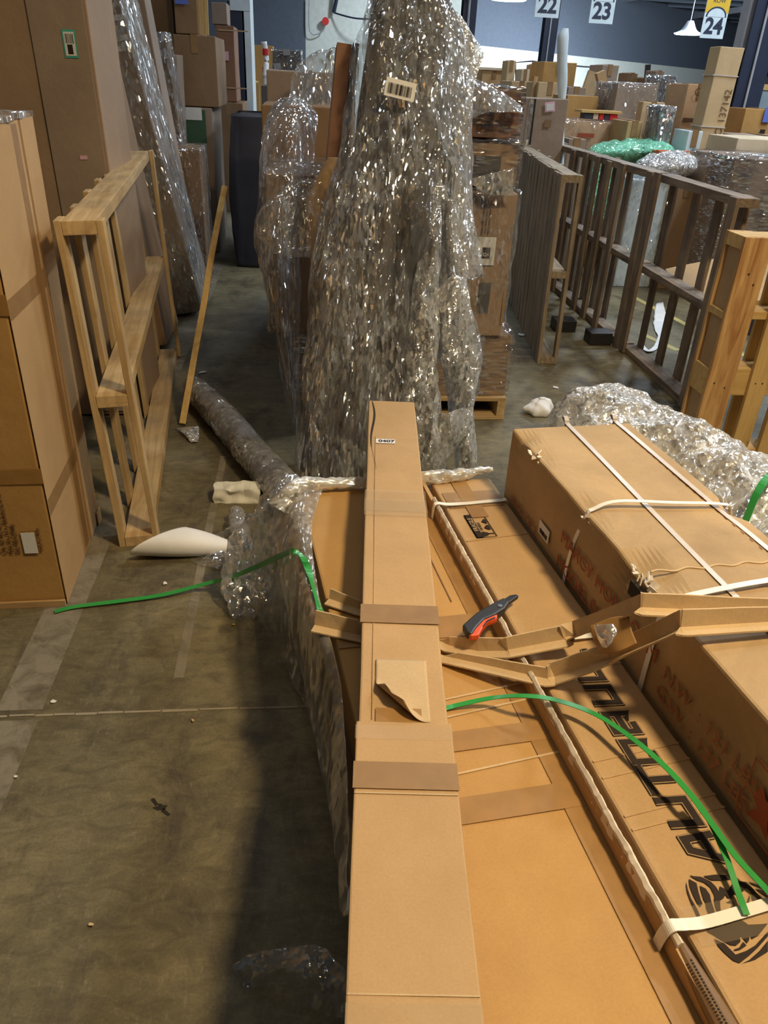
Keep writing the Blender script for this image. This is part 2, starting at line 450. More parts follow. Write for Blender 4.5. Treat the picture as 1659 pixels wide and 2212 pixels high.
def text_mesh(body, size, bold=0.0, cap_h=False, align='LEFT', sx=1.0):
    c = bpy.data.curves.new('text', 'FONT'); c.body = body; c.size = size; c.extrude = .0004
    c.offset = bold; c.align_x = align
    o = bpy.data.objects.new('text', c); COL.objects.link(o)
    dg = bpy.context.evaluated_depsgraph_get(); dg.update()
    me = bpy.data.meshes.new_from_object(o.evaluated_get(dg))
    COL.objects.unlink(o); bpy.data.objects.remove(o)
    if sx != 1.0:
        for v in me.vertices: v.co.x *= sx
    return me
def text(name, body, size, mat, origin, right, up, parent=None, **k):
    me = text_mesh(body, size, **k); me.materials.clear(); me.materials.append(mat)
    o = bpy.data.objects.new(name, me); COL.objects.link(o)
    keep(o, frame(Vector(origin), right, up), parent); return o
def keep(o, mw, parent=None):
    if parent is not None:
        bpy.context.view_layer.update()
        o.parent = parent; o.matrix_parent_inverse = parent.matrix_world.inverted()
    o.matrix_world = mw; return o
def patch(name, w, h, mat, origin, right, up, parent=None, t=.0008):
    """thin sticker w x h with its lower left corner at origin (world)"""
    o = mesh_obj(name, box_bm(0, w, 0, h, 0, t), mat); keep(o, frame(Vector(origin), right, up), parent); return o
def barcode(w, h, mat, origin, right, up, parent, n=26, seed=1):
    rd = random.Random(seed); bm = bmesh.new(); x = 0
    st = w/n
    for i in range(n):
        bw = st*rd.choice((.25, .45, .7)); box_bm(i*st, i*st+bw, 0, h, 0, .0005, bm)
    o = mesh_obj('barcode', bm, mat); keep(o, frame(Vector(origin), right, up), parent); return o

def carton(label, c, dims, mat='kraft', rz=0, rot=None, tape_m='tape', tape_dir='y', name='cardboard_box', cat='box',
           group=None, amp=.004, seed=None, pivot='c', flaps=False, tapes=True, wrap=None):
    """c: centre of the base (world).  dims: x, y, z"""
    seed = seed if seed is not None else abs(hash(label)) % 97 if False else sum(map(ord, label)) % 97
    r = empty(name, c, rz, label, cat, group, rot)
    x, y, z = dims; ox = -x/2 if pivot == 'c' else -x; X0, X1 = ox, ox+x; xm = ox+x/2
    mesh_obj('body', soft_box(X0, X1, -y/2, y/2, 0, z, amp, 5, seed), K[mat], r, bevel=min(.006, min(dims)*.1))
    if tapes:
        e = amp+.0016; tw = min(.055, .4*min(x, y) if tape_dir == 'y' else .4*min(x, y))
        if tape_dir == 'y':
            bm = box_bm(xm-tw/2, xm+tw/2, -y/2-e, y/2+e, z-.001, z+e)
            box_bm(xm-tw/2, xm+tw/2, -y/2-e, -y/2+.001, max(z-.12, z*.6), z, bm)
        else:
            bm = box_bm(X0-e, X1+e, -tw/2, tw/2, z-.001, z+e)
            box_bm(X1-.001, X1+e, -tw/2, tw/2, max(z-.12, z*.6), z, bm); box_bm(X0-e, X0+.001, -tw/2, tw/2, max(z-.12, z*.6), z, bm)
        mesh_obj('packing_tape', bm, K[tape_m], r)
    if wrap:
        g = .012
        mesh_obj('stretch_wrap', soft_box(X0-g, X1+g, -y/2-g, y/2+g, .005, z+g, .009, 22, seed+5, 16), K[wrap], r, smooth=True)
    return r

# ================================================================== SETTING
fl = mesh_obj('floor', box_bm(-30, 60, -6, 95, -.2, 0), K['concrete']); tag(fl, kind='structure')
def floor_mark(name, x0, x1, y0, y1, mat, z=.0015, bm=None):
    return mesh_obj(name, box_bm(x0, x1, y0, y1, 0.0002, z, bm), mat, fl)
floor_mark('painted_line', -.762, -.655, .2, 1.425, K['worn'])
floor_mark('painted_line', -.765, -.655, 1.46, 6.5, K['worn'])
floor_mark('painted_line', -.352, -.325, 1.56, 2.9, K['worn'])
bm = bmesh.new()
x = -3
while x < 1.5:
    L = random.uniform(.03, .12); box_bm(x, x+L*.95, 1.438+random.uniform(-.002, .002), 1.4445+random.uniform(-.002, .001), .0002, .0016, bm); x += L
mesh_obj('expansion_joint', bm, K['joint'], fl)
bm = bmesh.new()
for k in range(60):
    a = random.uniform(0, 6.28); p = Vector((-.32, 1.15, 0)); rr = .011
bm2 = bmesh.new()
pts = [(-.32+.012*math.cos(t*.52)*(1+.5*math.sin(t*2.3)), 1.15+.009*math.sin(t*.52)*(1+.3*math.cos(t*1.7))) for t in range(12)]
mesh_obj('anchor_hole', poly_bm([pts, [(-.345, 1.172), (-.338, 1.176), (-.326, 1.158), (-.331, 1.154)],
                                 [(-.313, 1.147), (-.296, 1.130), (-.300, 1.126), (-.318, 1.140)]], .0012), K['hole'], fl)
bm.free(); bm2.free()
for (a, b) in (((2.52, 5.75), (2.62, 4.95)), ((2.64, 4.75), (2.72, 4.1)), ((2.2, 4.75), (2.3, 4.4))):
    mesh_obj('yellow_line', beam_bm((a[0], a[1], .001), (b[0], b[1], .001), .05, .0016), K['yellowline'], fl)

tag(mesh_obj('ceiling', box_bm(-30, 60, -6, 95, 5.6, 5.8), K['navy_dark']), kind='structure')
for i in range(22):
    y = 2+i*2.6
    bm = box_bm(-12, 45, y, y+.08, 5.36, 5.6)
    tag(mesh_obj('trim_%d' % (i+1), bm, K['navy_dark']), kind='structure')
for i, x in enumerate((2.5, 9, 16, 23)):
    tag(mesh_obj('trim_%d' % (i+30), box_bm(x, x+.18, 0, 70, 5.1, 5.36), K['steel']), kind='structure')
# back wall: dark above, white band below, running away to the right
pa = onZ(1050, 100, 2.6); pb = onZ(1560, 155, 2.6); dd = (pb-pa).normalized()
w0 = pa-dd*5.0; w1 = pb+dd*12
def wall(name, a, b, z0, z1, mat, t=.2):
    d = (b-a); d.z = 0; L = d.length; d.normalize()
    m = frame(Vector((a.x, a.y, 0)), d, Vector((-d.y, d.x, 0)))
    return tag(mesh_obj(name, box_bm(0, L, 0, t, z0, z1, m=m), mat), kind='structure')
wall('wall_back_upper', w0, w1, 2.6, 5.6, K['navy_dark'])
wall('wall_back_lower', w0, w1, 0, 2.6, K['white_wall'], .19)
# nearer wall on the left: navy part and a white part with a bracket
pl = onY(660, 60, 24); pr = onY(1050, 60, 24)
tag(mesh_obj('wall_left_upper', box_bm(-14, pl.x, 24, 24.2, 0, 5.6), K['navy_dark']), kind='structure')
tag(mesh_obj('wall_white', box_bm(pl.x, pr.x-.6, 24, 24.2, 0, 5.6), K['white_wall']), kind='structure')
tag(mesh_obj('wall_west', box_bm(-6.2, -6, -6, 24, 0, 5.6), K['navy_dark']), kind='structure')

# ------------------------------------------------------------------ columns, signs, lamps
def column(x, y, w, label, marks=False):
    r = empty('steel_column', (x, y, 0), 0, label, 'column')
    bm = box_bm(-w/2, w/2, -w*.5, -w*.42, 0, 5.1); box_bm(-w/2, w/2, w*.42, w*.5, 0, 5.1, bm); box_bm(-w*.05, w*.05, -w*.45, w*.45, 0, 5.1, bm)
    mesh_obj('shaft', bm, K['navy'], r)
    mesh_obj('base_plate', box_bm(-w*.8, w*.8, -w*.8, w*.8, 0, .02), K['navy'], r)
    mesh_obj('conduit', tube_bm([(-w*.1, -w*.56, 0.02), (-w*.1, -w*.56, 2.5), (-w*.1, -w*.56, 5.0)], .012, 8, 2), K['steel'], r)
    return r
c8 = column(4.20, 8.0, .26, 'dark navy steel column at right carrying a white numbered plate')
p = onY(1568, 270, 7.84)
pt = mesh_obj('number_plate', box_bm(-.045, .045, -.01, 0, -.07, .07), K['signwhite'], c8); pt.location = (.005, -.135, p.z)
text('number_text', '8', .11, K['navy'], (4.20-.025, 7.853, p.z-.04), (1, 0, 0), (0, 0, 1), c8)
mesh_obj('edge_channel', box_bm(-.15, -.02, -.05, .1, 1.75, 5.1), K['steel'], c8)
column(4.18, 15.0, .22, 'slim dark steel column standing behind the hanging sign 22')
cc = column(1.475, 8.0, .12, 'navy steel column partly hidden behind top of the plastic bundle')
mesh_obj('round_sticker', loft_bm([(0, -.125, 1.95, .03, 0, 0, 0, 0, .03), (0, -.12, 1.95, .03, 0, 0, 0, 0, .03)], 16, 1, 0), K['label'], cc).location = (-.02, 0, .1)

def sign(num, px, Y, w=.36):
    c = onY(px[0], px[1], Y)                     # bottom centre of the plate
    h = w*1.45
    r = empty('hanging_sign', c, 0, 'white hanging row sign reading %s with a yellow top' % num, 'sign', 'row number signs')
    mesh_obj('plate', box_bm(-w/2, w/2, 0, .012, 0, h), K['signwhite'], r)
    y = -.003
    bm = bmesh.new()
    mesh_obj('yellow_panel', box_bm(-w/2, w/2, -.004, 0, h*.62, h), K['yellow'], r)
    arch = [(w*.44*math.cos(t), h*.52+w*.36*math.sin(t)) for t in np.linspace(0, math.pi, 20)]
    inn = [(w*.38*math.cos(t), h*.52+w*.30*math.sin(t)) for t in np.linspace(math.pi, 0, 20)]
    o = mesh_obj('navy_arch', poly_bm([arch+inn], .0055), K['navy'], r); o.rotation_euler = (math.pi/2, 0, 0)
    o = mesh_obj('white_arch', poly_bm([[(w*.38*math.cos(t), h*.52+w*.30*math.sin(t)) for t in np.linspace(0, math.pi, 20)]], .005), K['signwhite'], r); o.rotation_euler = (math.pi/2, 0, 0)
    text('number_text', num, w*.78, K['navy'], c+Vector((-w*.40, -.006, h*.12)), (1, 0, 0), (0, 0, 1), r, bold=.008)
    text('row_text', 'ROW', w*.22, K['navy'], c+Vector((-w*.25, -.006, h*.86)), (1, 0, 0), (0, 0, 1), r)
    for s in (-1, 1):
        mesh_obj('wire', tube_bm([(s*w*.38, .006, h), (s*w*.38, .006, (5.36+h-c.z)/2), (s*w*.38, .006, 5.36-c.z)], .003, 6, 1), K['steel'], r)
    return r
sign('22', (1180, 38), 13); sign('23', (1297, 51), 13); sign('24', (1536, 83), 13); sign('25', (1672, 96), 13)
def high_bay(px, Y, w, label):
    c = onY(px[0], px[1], Y)
    r = empty('high_bay_lamp', c, 0, label, 'lamp')
    mesh_obj('glowing_lens', loft_bm([(0, 0, 0, w*.5, 0, 0, 0, w*.5, 0), (0, 0, .03, w*.55, 0, 0, 0, w*.55, 0)], 24, 1, 0), K['lamp'], r)
    mesh_obj('housing', loft_bm([(0, 0, .031, w*.55, 0, 0, 0, w*.55, 0), (0, 0, .12, w*.3, 0, 0, 0, w*.3, 0), (0, 0, .35, w*.12, 0, 0, 0, w*.12, 0)], 24, 4, 0), K['steel'], r)
    mesh_obj('hanging_rod', tube_bm([(0, 0, .35), (0, 0, (5.6-c.z)/2+.2), (0, 0, 5.6-c.z)], .01, 6, 1), K['steel'], r)
high_bay((1486, 75), 26, .75, 'glowing oval ceiling lamp left of the hanging sign 24')
high_bay((1098, 1), 20, .75, 'glowing ceiling lamp at top edge left of the sign 22')
# bracket and red reel on the white wall
r = empty('wall_bracket', onY(770, 40, 23.9), 0, 'thin dark wall bracket on the white wall left of the bundle', 'bracket')
mesh_obj('arm', tube_bm([(-.6, 0, .1), (.0, -.4, -.02), (.9, -.6, .0)], .02, 8), K['navy'], r)
mesh_obj('brace', tube_bm([(-.55, 0, .9), (-.5, -.1, .6), (-.6, -.02, .1)], .05, 8), K['navy'], r)
r = empty('hose_reel', onY(703, 46, 23.9), 0, 'small round red fitting on the white wall', 'reel')
mesh_obj('disc', loft_bm([(0, 0, 0, .09, 0, 0, 0, 0, .09), (0, -.06, 0, .09, 0, 0, 0, 0, .09)], 20, 1, 0), K['red'], r)
mesh_obj('hose', tube_bm([(0, -.03, -.09), (-.1, -.03, -.25), (-.4, -.03, -.25), (-.42, -.03, .5)], .015, 8), K['steel'], r)

# ================================================================== NEAR PALLET LOAD
def pallet(label, c, w, l, rz, h=.13, mat='pine'):
    r = empty('wooden_pallet', c, rz, label, 'pallet')
    nb = max(5, int(l/.14)); bw = .09
    for i in range(nb):
        y = -l/2+bw/2+i*(l-bw)/(nb-1)
        mesh_obj('deck_board', box_bm(-w/2, w/2, y-bw/2, y+bw/2, h-.018, h), K[mat+'X'], r, bevel=.002)
    for s in (-1, 0, 1):
        x = s*(w/2-.02); mesh_obj('stringer', box_bm(x-.019, x+.019, -l/2, l/2, .018, h-.018), K[mat+'Y'], r, bevel=.002)
    for i in (0, .5, 1):
        y = -l/2+bw/2+i*(l-bw); mesh_obj('bottom_board', box_bm(-w/2, w/2, y-bw/2, y+bw/2, 0, .018), K[mat+'X'], r, bevel=.002)
    return r
pallet('long wooden pallet under the near load of flat cartons', W(.655, .98), .92, 1.86, PA)
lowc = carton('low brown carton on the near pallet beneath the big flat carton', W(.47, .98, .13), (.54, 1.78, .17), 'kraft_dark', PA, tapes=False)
# --- big flat carton
fc = carton('big flat golden brown carton lying under the long narrow box', W(.3705, .98, .30), (.335, 1.76, .09), 'kraft_gold', PA, tapes=False, amp=.0010)
ftop = .3918
def strip(name, u0, u1, v0, v1, z, mat, parent, t=.0012):
    o = mesh_obj(name, box_bm(-(u1-u0)/2, (u1-u0)/2, -(v1-v0)/2, (v1-v0)/2, 0, t), K[mat])
    m = Matrix.Translation(W((u0+u1)/2, (v0+v1)/2, z)) @ Matrix.Rotation(PA, 4, 'Z'); keep(o, m, parent); return o
strip('packing_tape', .500, .538, .12, 1.86, ftop-.0008, 'tape_kraft', fc)
strip('packing_tape', .205, .5375, .880, .925, ftop-.0004, 'tape_kraft', fc)
strip('packing_tape', .205, .5375, .735, .785, ftop-.0002, 'tape_kraft', fc)
strip('packing_tape', .205, .5375, 1.18, 1.25, ftop-.0004, 'tape_kraft', fc)
for k, (v, a) in enumerate(((1.005, .02), (.962, .02), (.835, .014), (.36, .02))):
    o = mesh_obj('crease_ridge', beam_bm(W(.21, v-a, ftop-.0025), W(.54, v+a, ftop-.0025), .004, .006), K['kraft_light']); keep(o, Matrix.Identity(4), fc)
bm = beam_bm(W(.475, 1.86, ftop-.0003), W(.478, 1.30, ftop-.0003), .0025, .002); o = mesh_obj('flap_seam', bm, K['kraft_dark']); keep(o, Matrix.Identity(4), fc)

# --- tray with torn edge and the long printed carton in it
tr = empty('cardboard_tray', W(.545, .98, .30), PA, 'open cardboard tray with torn white corrugated rim around the printed carton', 'tray')
mesh_obj('side_wall', box_bm(-.006, .004, -.86, .86, 0, .122), K['kraft'], tr)
mesh_obj('bottom_panel', box_bm(.004, .205, -.86, .86, 0, .006), K['kraft'], tr)
bm = bmesh.new(); rings = []
for i in range(170):
    v = -.50+i*(1.22/169); p = Vector((v*7, 3.3, 1.1)); j = noise.noise(p*6)*.0015; w_ = .0040+.003*abs(noise.noise(p*9)); h_ = .003*noise.noise(p*24)
    rings.append([bm.verts.new((x_+j, v, z_+h_)) for x_, z_ in ((-w_-.001, .110), (w_, .110), (w_*.8, .131), (0, .134), (-w_, .129))])
for i in range(169):
    for k in range(5): bm.faces.new((rings[i][k], rings[i][(k+1)%5], rings[i+1][(k+1)%5], rings[i+1][k]))
bm.faces.new(rings[0][::-1]); bm.faces.new(rings[-1])
mesh_obj('torn_rim', bm, K['torn'], tr)
bm = bmesh.new()
for i in range(70):                             # corrugation holes showing on the torn rim
    v = -.80+i*.0040
    box_bm(-.0012, .0012, v, v+.0022, .1325, .1340, bm)
mesh_obj('flute_hole', bm, K['hole'], tr)['kind'] = 'stuff'
bm = tube_bm([(.004, -.47, .118), (.006, -.60, .114), (.008, -.80, .110)], .014, 12, 5, rads=[.006, .016, .018])
mesh_obj('rolled_edge', bm, K['tape_dark'], tr)
ab = carton('long flat brown carton with big black lettering and a lion head print', W(.654, .985, .306), (.174, 1.66, .114), 'kraft', PA, tapes=False, amp=.0010)
AZ = .4215
def fr(u, v, z): return frame(W(u, v, z), PV, -PU)       # text frame: reading away from camera, letter tops to the left
strip('packing_tape', .578, .728, 1.655, 1.74, AZ-.001, 'tape', ab)
strip('packing_tape', .62, .665, 1.60, 1.80, AZ, 'tape_kraft', ab)
strip('clear_tape', .575, .70, .475, .53, AZ+.0002, 'tape_clear', ab)
strip('clear_tape', .60, .70, 1.66, 1.70, AZ+.0009, 'tape_clear', ab)
for v in (1.01, .80, .765, .69, .665, .375, 1.50):
    o = mesh_obj('crease_ridge', beam_bm(W(.572, v-.006, AZ-.0035), W(.739, v+.008, AZ-.0035), .004, .007), K['kraft']); keep(o, Matrix.Identity(4), ab)
def stroke_poly(pts, w):
    P = [Vector((p[0], p[1])) for p in pts]; L = []; Rr = []
    for i, p in enumerate(P):
        d0 = (P[i]-P[i-1]).normalized() if i > 0 else None
        d1 = (P[i+1]-P[i]).normalized() if i < len(P)-1 else None
        if d0 is None: nn = Vector((-d1.y, d1.x)); k = 1; ext = -d1*w/2*0
        elif d1 is None: nn = Vector((-d0.y, d0.x)); k = 1
        else:
            n0 = Vector((-d0.y, d0.x)); n1 = Vector((-d1.y, d1.x)); nn = (n0+n1).normalized(); k = 1/max(.35, nn.dot(n0))
        L.append(p+nn*w/2*k); Rr.append(p-nn*w/2*k)
    return L+Rr[::-1]
S_ = .0565
LET = {'A': ([[(.10, 0), (.42, .86), (.72, .86), (.82, 0)], [(.24, .33), (.82, .33)]]),
       'U': ([[(.12, 1), (.12, .14), (.86, .14), (.86, 1)]]),
       'T': ([[(0, .86), (1.02, .86)], [(.5, .86), (.5, 0)]]),
       'O': ([[(.5, .14), (.12, .14), (.12, .86), (.88, .86), (.88, .14), (.5, .14)]]),
       'B': ([[(.5, .14), (.14, .14), (.14, .86), (.84, .86), (.84, .14), (.5, .14)], [(.16, .5), (.84, .5)]]),
       'L': ([[(.14, 1), (.14, .14), (.86, .14)]])}
words = [('A', .583, .062), ('U', .648, .060), ('T', .711, .060), ('O', .772, .058), ('B', .838, .062), ('U', .912, .056), ('L', .976, .046), ('L', 1.03, .046)]
for lt, v, wd in words:
    rt = None
    for lay, (ww, mt) in enumerate(((.0172, 'ink'), (.0150, 'kraft'), (.0122, 'ink'))):
        polys = []
        for st in LET[lt]:
            q = [(a*wd+b*S_*.10-.004, b*S_) for a, b in st]
            polys.append(stroke_poly(q, ww))
        o = mesh_obj('printed_letter' if lay == 0 else ('letter_outline' if lay == 1 else 'letter_fill'), poly_bm(polys, .0002, dz=.00012), K[mt])
        mw = fr(.6895, v, AZ+.0004+lay*.0005)
        keep(o, mw, ab if lay == 0 else rt)
        if lay == 0: rt = o
em = [[(380,375),(430,395),(560,405),(720,480),(800,560),(865,655),(870,560),(1005,632),(1050,560),(1085,500),(1120,480),(1300,490),(1400,580),(1480,680),(1610,810),(1450,860),(1400,770),(1380,650),(1330,600),(1290,590),(1260,640),(1170,700),(1100,690),(1060,740),(1110,775),(1000,750),(970,700),(930,760),(875,800),(880,900),(895,1000),(870,1050),(850,1030),(800,900),(780,780),(790,720),(720,580),(620,500),(500,460),(400,400)],
 [(600,395),(800,370),(1000,378),(1080,400),(1080,440),(900,465),(740,460),(650,420)],
 [(365,440),(490,510),(520,640),(560,780),(590,850),(550,900),(500,830),(430,690),(380,560)],
 [(325,480),(345,600),(400,760),(500,930),(560,1070),(510,1075),(430,900),(340,670),(320,550)],
 [(545,550),(640,600),(710,700),(730,800),(780,950),(800,1050),(720,1070),(650,920),(640,830),(610,780),(570,650)],
 [(640,1240),(900,1220),(950,1180),(1220,1110),(1340,1190),(1560,1180),(1659,1170),(1500,1370),(1400,1420),(1360,1350),(1350,1450),(1320,1490),(1230,1380),(1200,1400),(1210,1470),(1140,1530),(1050,1520),(900,1440),(760,1350),(680,1310)],
 [(780,1420),(950,1500),(1130,1680),(1300,1620),(1450,1530),(1659,1300),(1659,1380),(1500,1560),(1350,1700),(1200,1815),(1100,1780),(950,1650),(850,1540)],
 [(1100,1600),(1200,1560),(1250,1470),(1310,1530),(1200,1600),(1120,1615)],
 [(1240,1825),(1350,1770),(1520,1620),(1659,1450),(1659,1630),(1450,1760)],
 [(970,825),(1040,800),(1100,820),(1110,900),(1140,950),(1090,990),(1040,980),(1035,920),(1070,880),(1080,840)],
 [(1320,480),(1450,520),(1620,580),(1659,600),(1659,640),(1500,570),(1400,530)],
 [(1450,600),(1560,620),(1659,670),(1659,740),(1560,680)],
 [(1360,690),(1365,770),(1340,850),(1310,870),(1330,780)]]
polys = []
for P in em:
    q = []
    for a, b in P:
        w = onZ(1440+a/7.575, 1840+b/7.575, AZ+.001); q.append((w.x, w.y))
    polys.append(q)
o = mesh_obj('lion_emblem', poly_bm(polys, AZ+.0008), K['ink']); keep(o, Matrix.Identity(4), ab)
# fragile print
fp = fr(.655, 1.503, AZ+.0006)
def fpoly(polys, mat, name, dz=0):
    o = mesh_obj(name, poly_bm(polys, .0002+dz), K[mat]); keep(o, fp, ab); return o
def ring(x0, y0, x1, y1, t): return [[(x0,y0),(x1,y0),(x1,y0+t),(x0,y0+t)], [(x0,y1-t),(x1,y1-t),(x1,y1),(x0,y1)], [(x0,y0),(x0+t,y0),(x0+t,y1),(x0,y1)], [(x1-t,y0),(x1,y0),(x1,y1),(x1-t,y1)]]
fpoly(ring(0, 0, .112, .054, .0022), 'ink', 'print_border')
fpoly([[(.0, .036), (.112, .036), (.112, .054), (0, .054)]], 'ink', 'print_band')
fpoly([[(.006, .034), (.026, .034), (.026, .028), (.022, .020), (.018, .017), (.0175, .006), (.022, .004), (.010, .004), (.0145, .006), (.0145, .017), (.010, .020), (.006, .028)]], 'ink', 'glass_symbol')
fpoly([[(.035, .012), (.045, .020), (.056, .012), (.056, .005), (.035, .005)], [(.062, .006), (.075, .018), (.088, .008), (.082, .004)]], 'ink', 'hand_symbol')
text('print_text', 'FRAGILE', .0175, K['inkgap'], fp @ Vector((.030, .0385, .0006)), PV, -PU, ab)
text('print_text', 'HANDLE', .010, K['ink'], fp @ Vector((.032, .026, .0004)), PV, -PU, ab)
# white straps over the printed carton
def strap(pts, w, mat, parent, name='plastic_strap', side=None, t=.0013, sub=6):
    o = mesh_obj(name, ribbon_bm(pts, w, t, sub, side), K[mat]); keep(o, Matrix.Identity(4), parent); return o
strap([W(.531, .505, .34), W(.5325, .503, .41), W(.541, .502, .4365), W(.56, .502, .434), W(.60, .503, .4275), W(.70, .511, .4265), W(.738, .514, .427), W(.7425, .514, .40), W(.7425, .514, .33)], .017, 'strap_white', ab, side=PV)
strap([W(.531, 1.66, .36), W(.532, 1.66, .42), W(.541, 1.662, .436), W(.57, 1.664, .430), W(.62, 1.668, .4262), W(.72, 1.672, .4262), W(.741, 1.672, .42), W(.7425, 1.672, .33)], .014, 'strap_white', ab, side=PV)
strap([W(.531, 1.09, .34), W(.532, 1.09, .42), W(.541, 1.09, .4362), W(.62, 1.092, .434), W(.72, 1.098, .427), W(.741, 1.10, .42), W(.7425, 1.10, .33)], .014, 'strap_white', ab, side=PV)

# --- large strapped carton on the right of the pallet
MZ = .61
mc = empty('cardboard_box', W(.923, .93, .13), PA, 'large worn brown carton bound with white straps at right of the load', 'box')
bm = soft_box(-.171, .168, -.80, .80, 0, MZ-.13, .0022, 26, 4, 5)
dent = [(Vector((-.171, .36, .48)), .05, .022), (Vector((-.171, .125, .48)), .085, .04), (Vector((.165, .33, .48)), .04, .02), (Vector((-.171, .74, .48)), .06, .02), (Vector((-.171, .64, .48)), .05, .012)]
for v in bm.verts:
    for c, rr, dp in dent:
        d = (v.co-c).length
        if d < rr: v.co += Vector((.6*(-1 if c.x > 0 else 1), 0, -1)).normalized()*dp*(1-d/rr)**1.2
mesh_obj('body', bm, K['kraft_worn'], mc, bevel=.006)
MT = MZ+.0022
strap([W(.911, 1.734, .30), W(.911, 1.737, .60), W(.910, 1.72, MT), W(.897, 1.26, MT), W(.890, .96, MT), W(.885, .5, MT), W(.88, .2, MT)], .0125, 'strap_grey', mc, side=PU)
strap([W(1.052, 1.737, .30), W(1.052, 1.737, .60), W(1.052, 1.72, MT), W(1.051, 1.27, MT), W(1.056, 1.08, MT), W(1.058, .3, MT)], .0125, 'strap_grey', mc, side=PU)
strap([W(.7475, 1.30, .14), W(.7478, 1.31, .45), W(.758, 1.29, .590), W(.775, 1.290, .612), W(.83, 1.291, .626), W(.95, 1.272, .624), W(1.06, 1.258, .620), W(1.085, 1.256, .603), W(1.098, 1.256, .50)], .0115, 'strap_white', mc, side=PV)
strap([W(.7475, .955, .14), W(.7478, .955, .55), W(.753, .953, .60), W(.78, .958, MT+.002), W(.84, .966, MT+.006), W(.96, .975, MT+.010), W(1.08, .985, MT+.002), W(1.098, .987, .5)], .0135, 'strap_white', mc, side=PV)
strap([W(.757, .50, .14), W(.7478, .50, .55), W(.753, .50, .60), W(.78, .50, MT+.002), W(1.08, .50, MT), W(1.098, .50, .5)], .0125, 'strap_grey', mc, side=PV)
pts = [W(.775+i*.013, 1.048+.004*math.sin(i*1.3), MT-.001) for i in range(24)]
strap(pts, .004, 'kraft_light' if 'kraft_light' in K else 'kraft', mc, 'torn_ridge', t=.003, sub=2)
def torn(c, L, seed, nrm_out):
    bm = bmesh.new(); rd = random.Random(seed)
    for i in range(int(L/.006)):
        p = c+PV*(i*.006-L/2)
        s = rd.uniform(.004, .011)
        m = Matrix.Translation(p+PU*rd.uniform(-.006, .012)+Vector((0, 0, rd.uniform(-.010, .004)))) @ Matrix.Rotation(rd.uniform(0, 3), 4, Vector((rd.random(), rd.random(), rd.random())).normalized())
        box_bm(-s, s, -s*.7, s*.7, -.0012, .0012, bm, m)
    o = mesh_obj('torn_edge', bm, K['torn']); keep(o, Matrix.Identity(4), mc)
torn(W(.760, 1.045, .600), .10, 3, 1); torn(W(.757, 1.275, .600), .045, 5, 1); torn(W(.757, 1.57, .606), .07, 8, 1); torn(W(1.08, 1.268, .603), .02, 9, 1)
mesh_obj('torn_hole', box_bm(0, .006, -.035, .035, -.03, .0), K['hole'])
bpy.data.objects['torn_hole'].name = 'torn_hole'
keep(bpy.data.objects['torn_hole'], Matrix.Translation(W(.7475, 1.03, .585)) @ Matrix.Rotation(PA, 4, 'Z'), mc)
SX = .7472
def side_text(body, size, v, z, mat='redink', sx=1.1):
    # on the left face; reads towards the camera, tops up
    return text('printed_text', body, size, K[mat], W(SX, v, z), -PV, (0, 0, 1), mc, sx=sx)
side_text('BODY OF 2', .032, 1.665, .425, 'redink_faint'); side_text('MARCY HOME GYM', .044, 1.36, .490); side_text('MODEL NO. :', .044, 1.36, .425)
side_text('N.W. : 121 LBS', .039, .905, .485, 'redink_faint'); side_text('G.W. : 137 LBS', .039, .910, .440, 'redink_faint')
o = mesh_obj('symbol_frame', poly_bm(ring(0, 0, .10, .12, .0025), 0), K['redink']); keep(o, frame(W(SX, .66, .425), -PV, (0, 0, 1)), mc)
o = mesh_obj('care_symbol', poly_bm([[(.02, .02), (.05, .03), (.07, .02), (.06, .05), (.08, .07), (.06, .10), (.045, .075), (.03, .09), (.02, .06), (.035, .05)]], 0), K['redink']); keep(o, frame(W(SX-.0003, .66, .425), -PV, (0, 0, 1)), mc)
lb = patch('white_sticker', .060, .034, K['label'], W(SX, 1.475, .445), -PV, (0, 0, 1), mc)
barcode(.045, .012, K['ink'], W(SX-.001, 1.467, .450), -PV, (0, 0, 1), lb, 18)
for k in range(4):
    strip('red_print', .945+.012*k, 1.08, .985-.008*k, .9863-.008*k, MT+.0002, 'redink_faint', mc, .0008)
for k in range(40):
    v = 1.62-.015*k; strip('red_print', 1.0435, 1.0455, v-.006, v+.005, MT+.0002, 'redink_faint', mc, .0008) if k % 2 else None

# --- long narrow box lying across the load
LA = math.radians(-5.0)
lx, ly = Vector((math.cos(LA), math.sin(LA), 0)), Vector((-math.sin(LA), math.cos(LA), 0))
lc = (onZ(795, 865, .5)+onZ(897, 865, .5))/2; lc.z = .402
Lw = .150; LL = 2.16
lb_ = empty('long_cardboard_box', lc, LA, 'long narrow brown carton lying across the pile towards the camera', 'box')
mesh_obj('body', soft_box(-Lw/2+.002, Lw/2-.002, -1.5, 0, 0, .096, .0018, 12, 9), K['kraft'], lb_, bevel=.004)
mesh_obj('outer_sleeve', soft_box(-Lw/2-.0015, Lw/2+.0015, -2.2, -1.395, -.0015, .0990, .0014, 12, 12), K['kraft'], lb_, bevel=.003)
def lpt(px, py, z=.0): return onZ(px, py, .5)
def lloc(px, py): # local coords on top of the long box
    q = onZ(px, py, .499)-Vector((lc.x, lc.y, .499)); return q.dot(lx), q.dot(ly)
def lstrip(name, x0, x1, y0, y1, mat, z=.0975, t=.001):
    return mesh_obj(name, box_bm(x0, x1, y0, y1, z, z+t), K[mat], lb_)
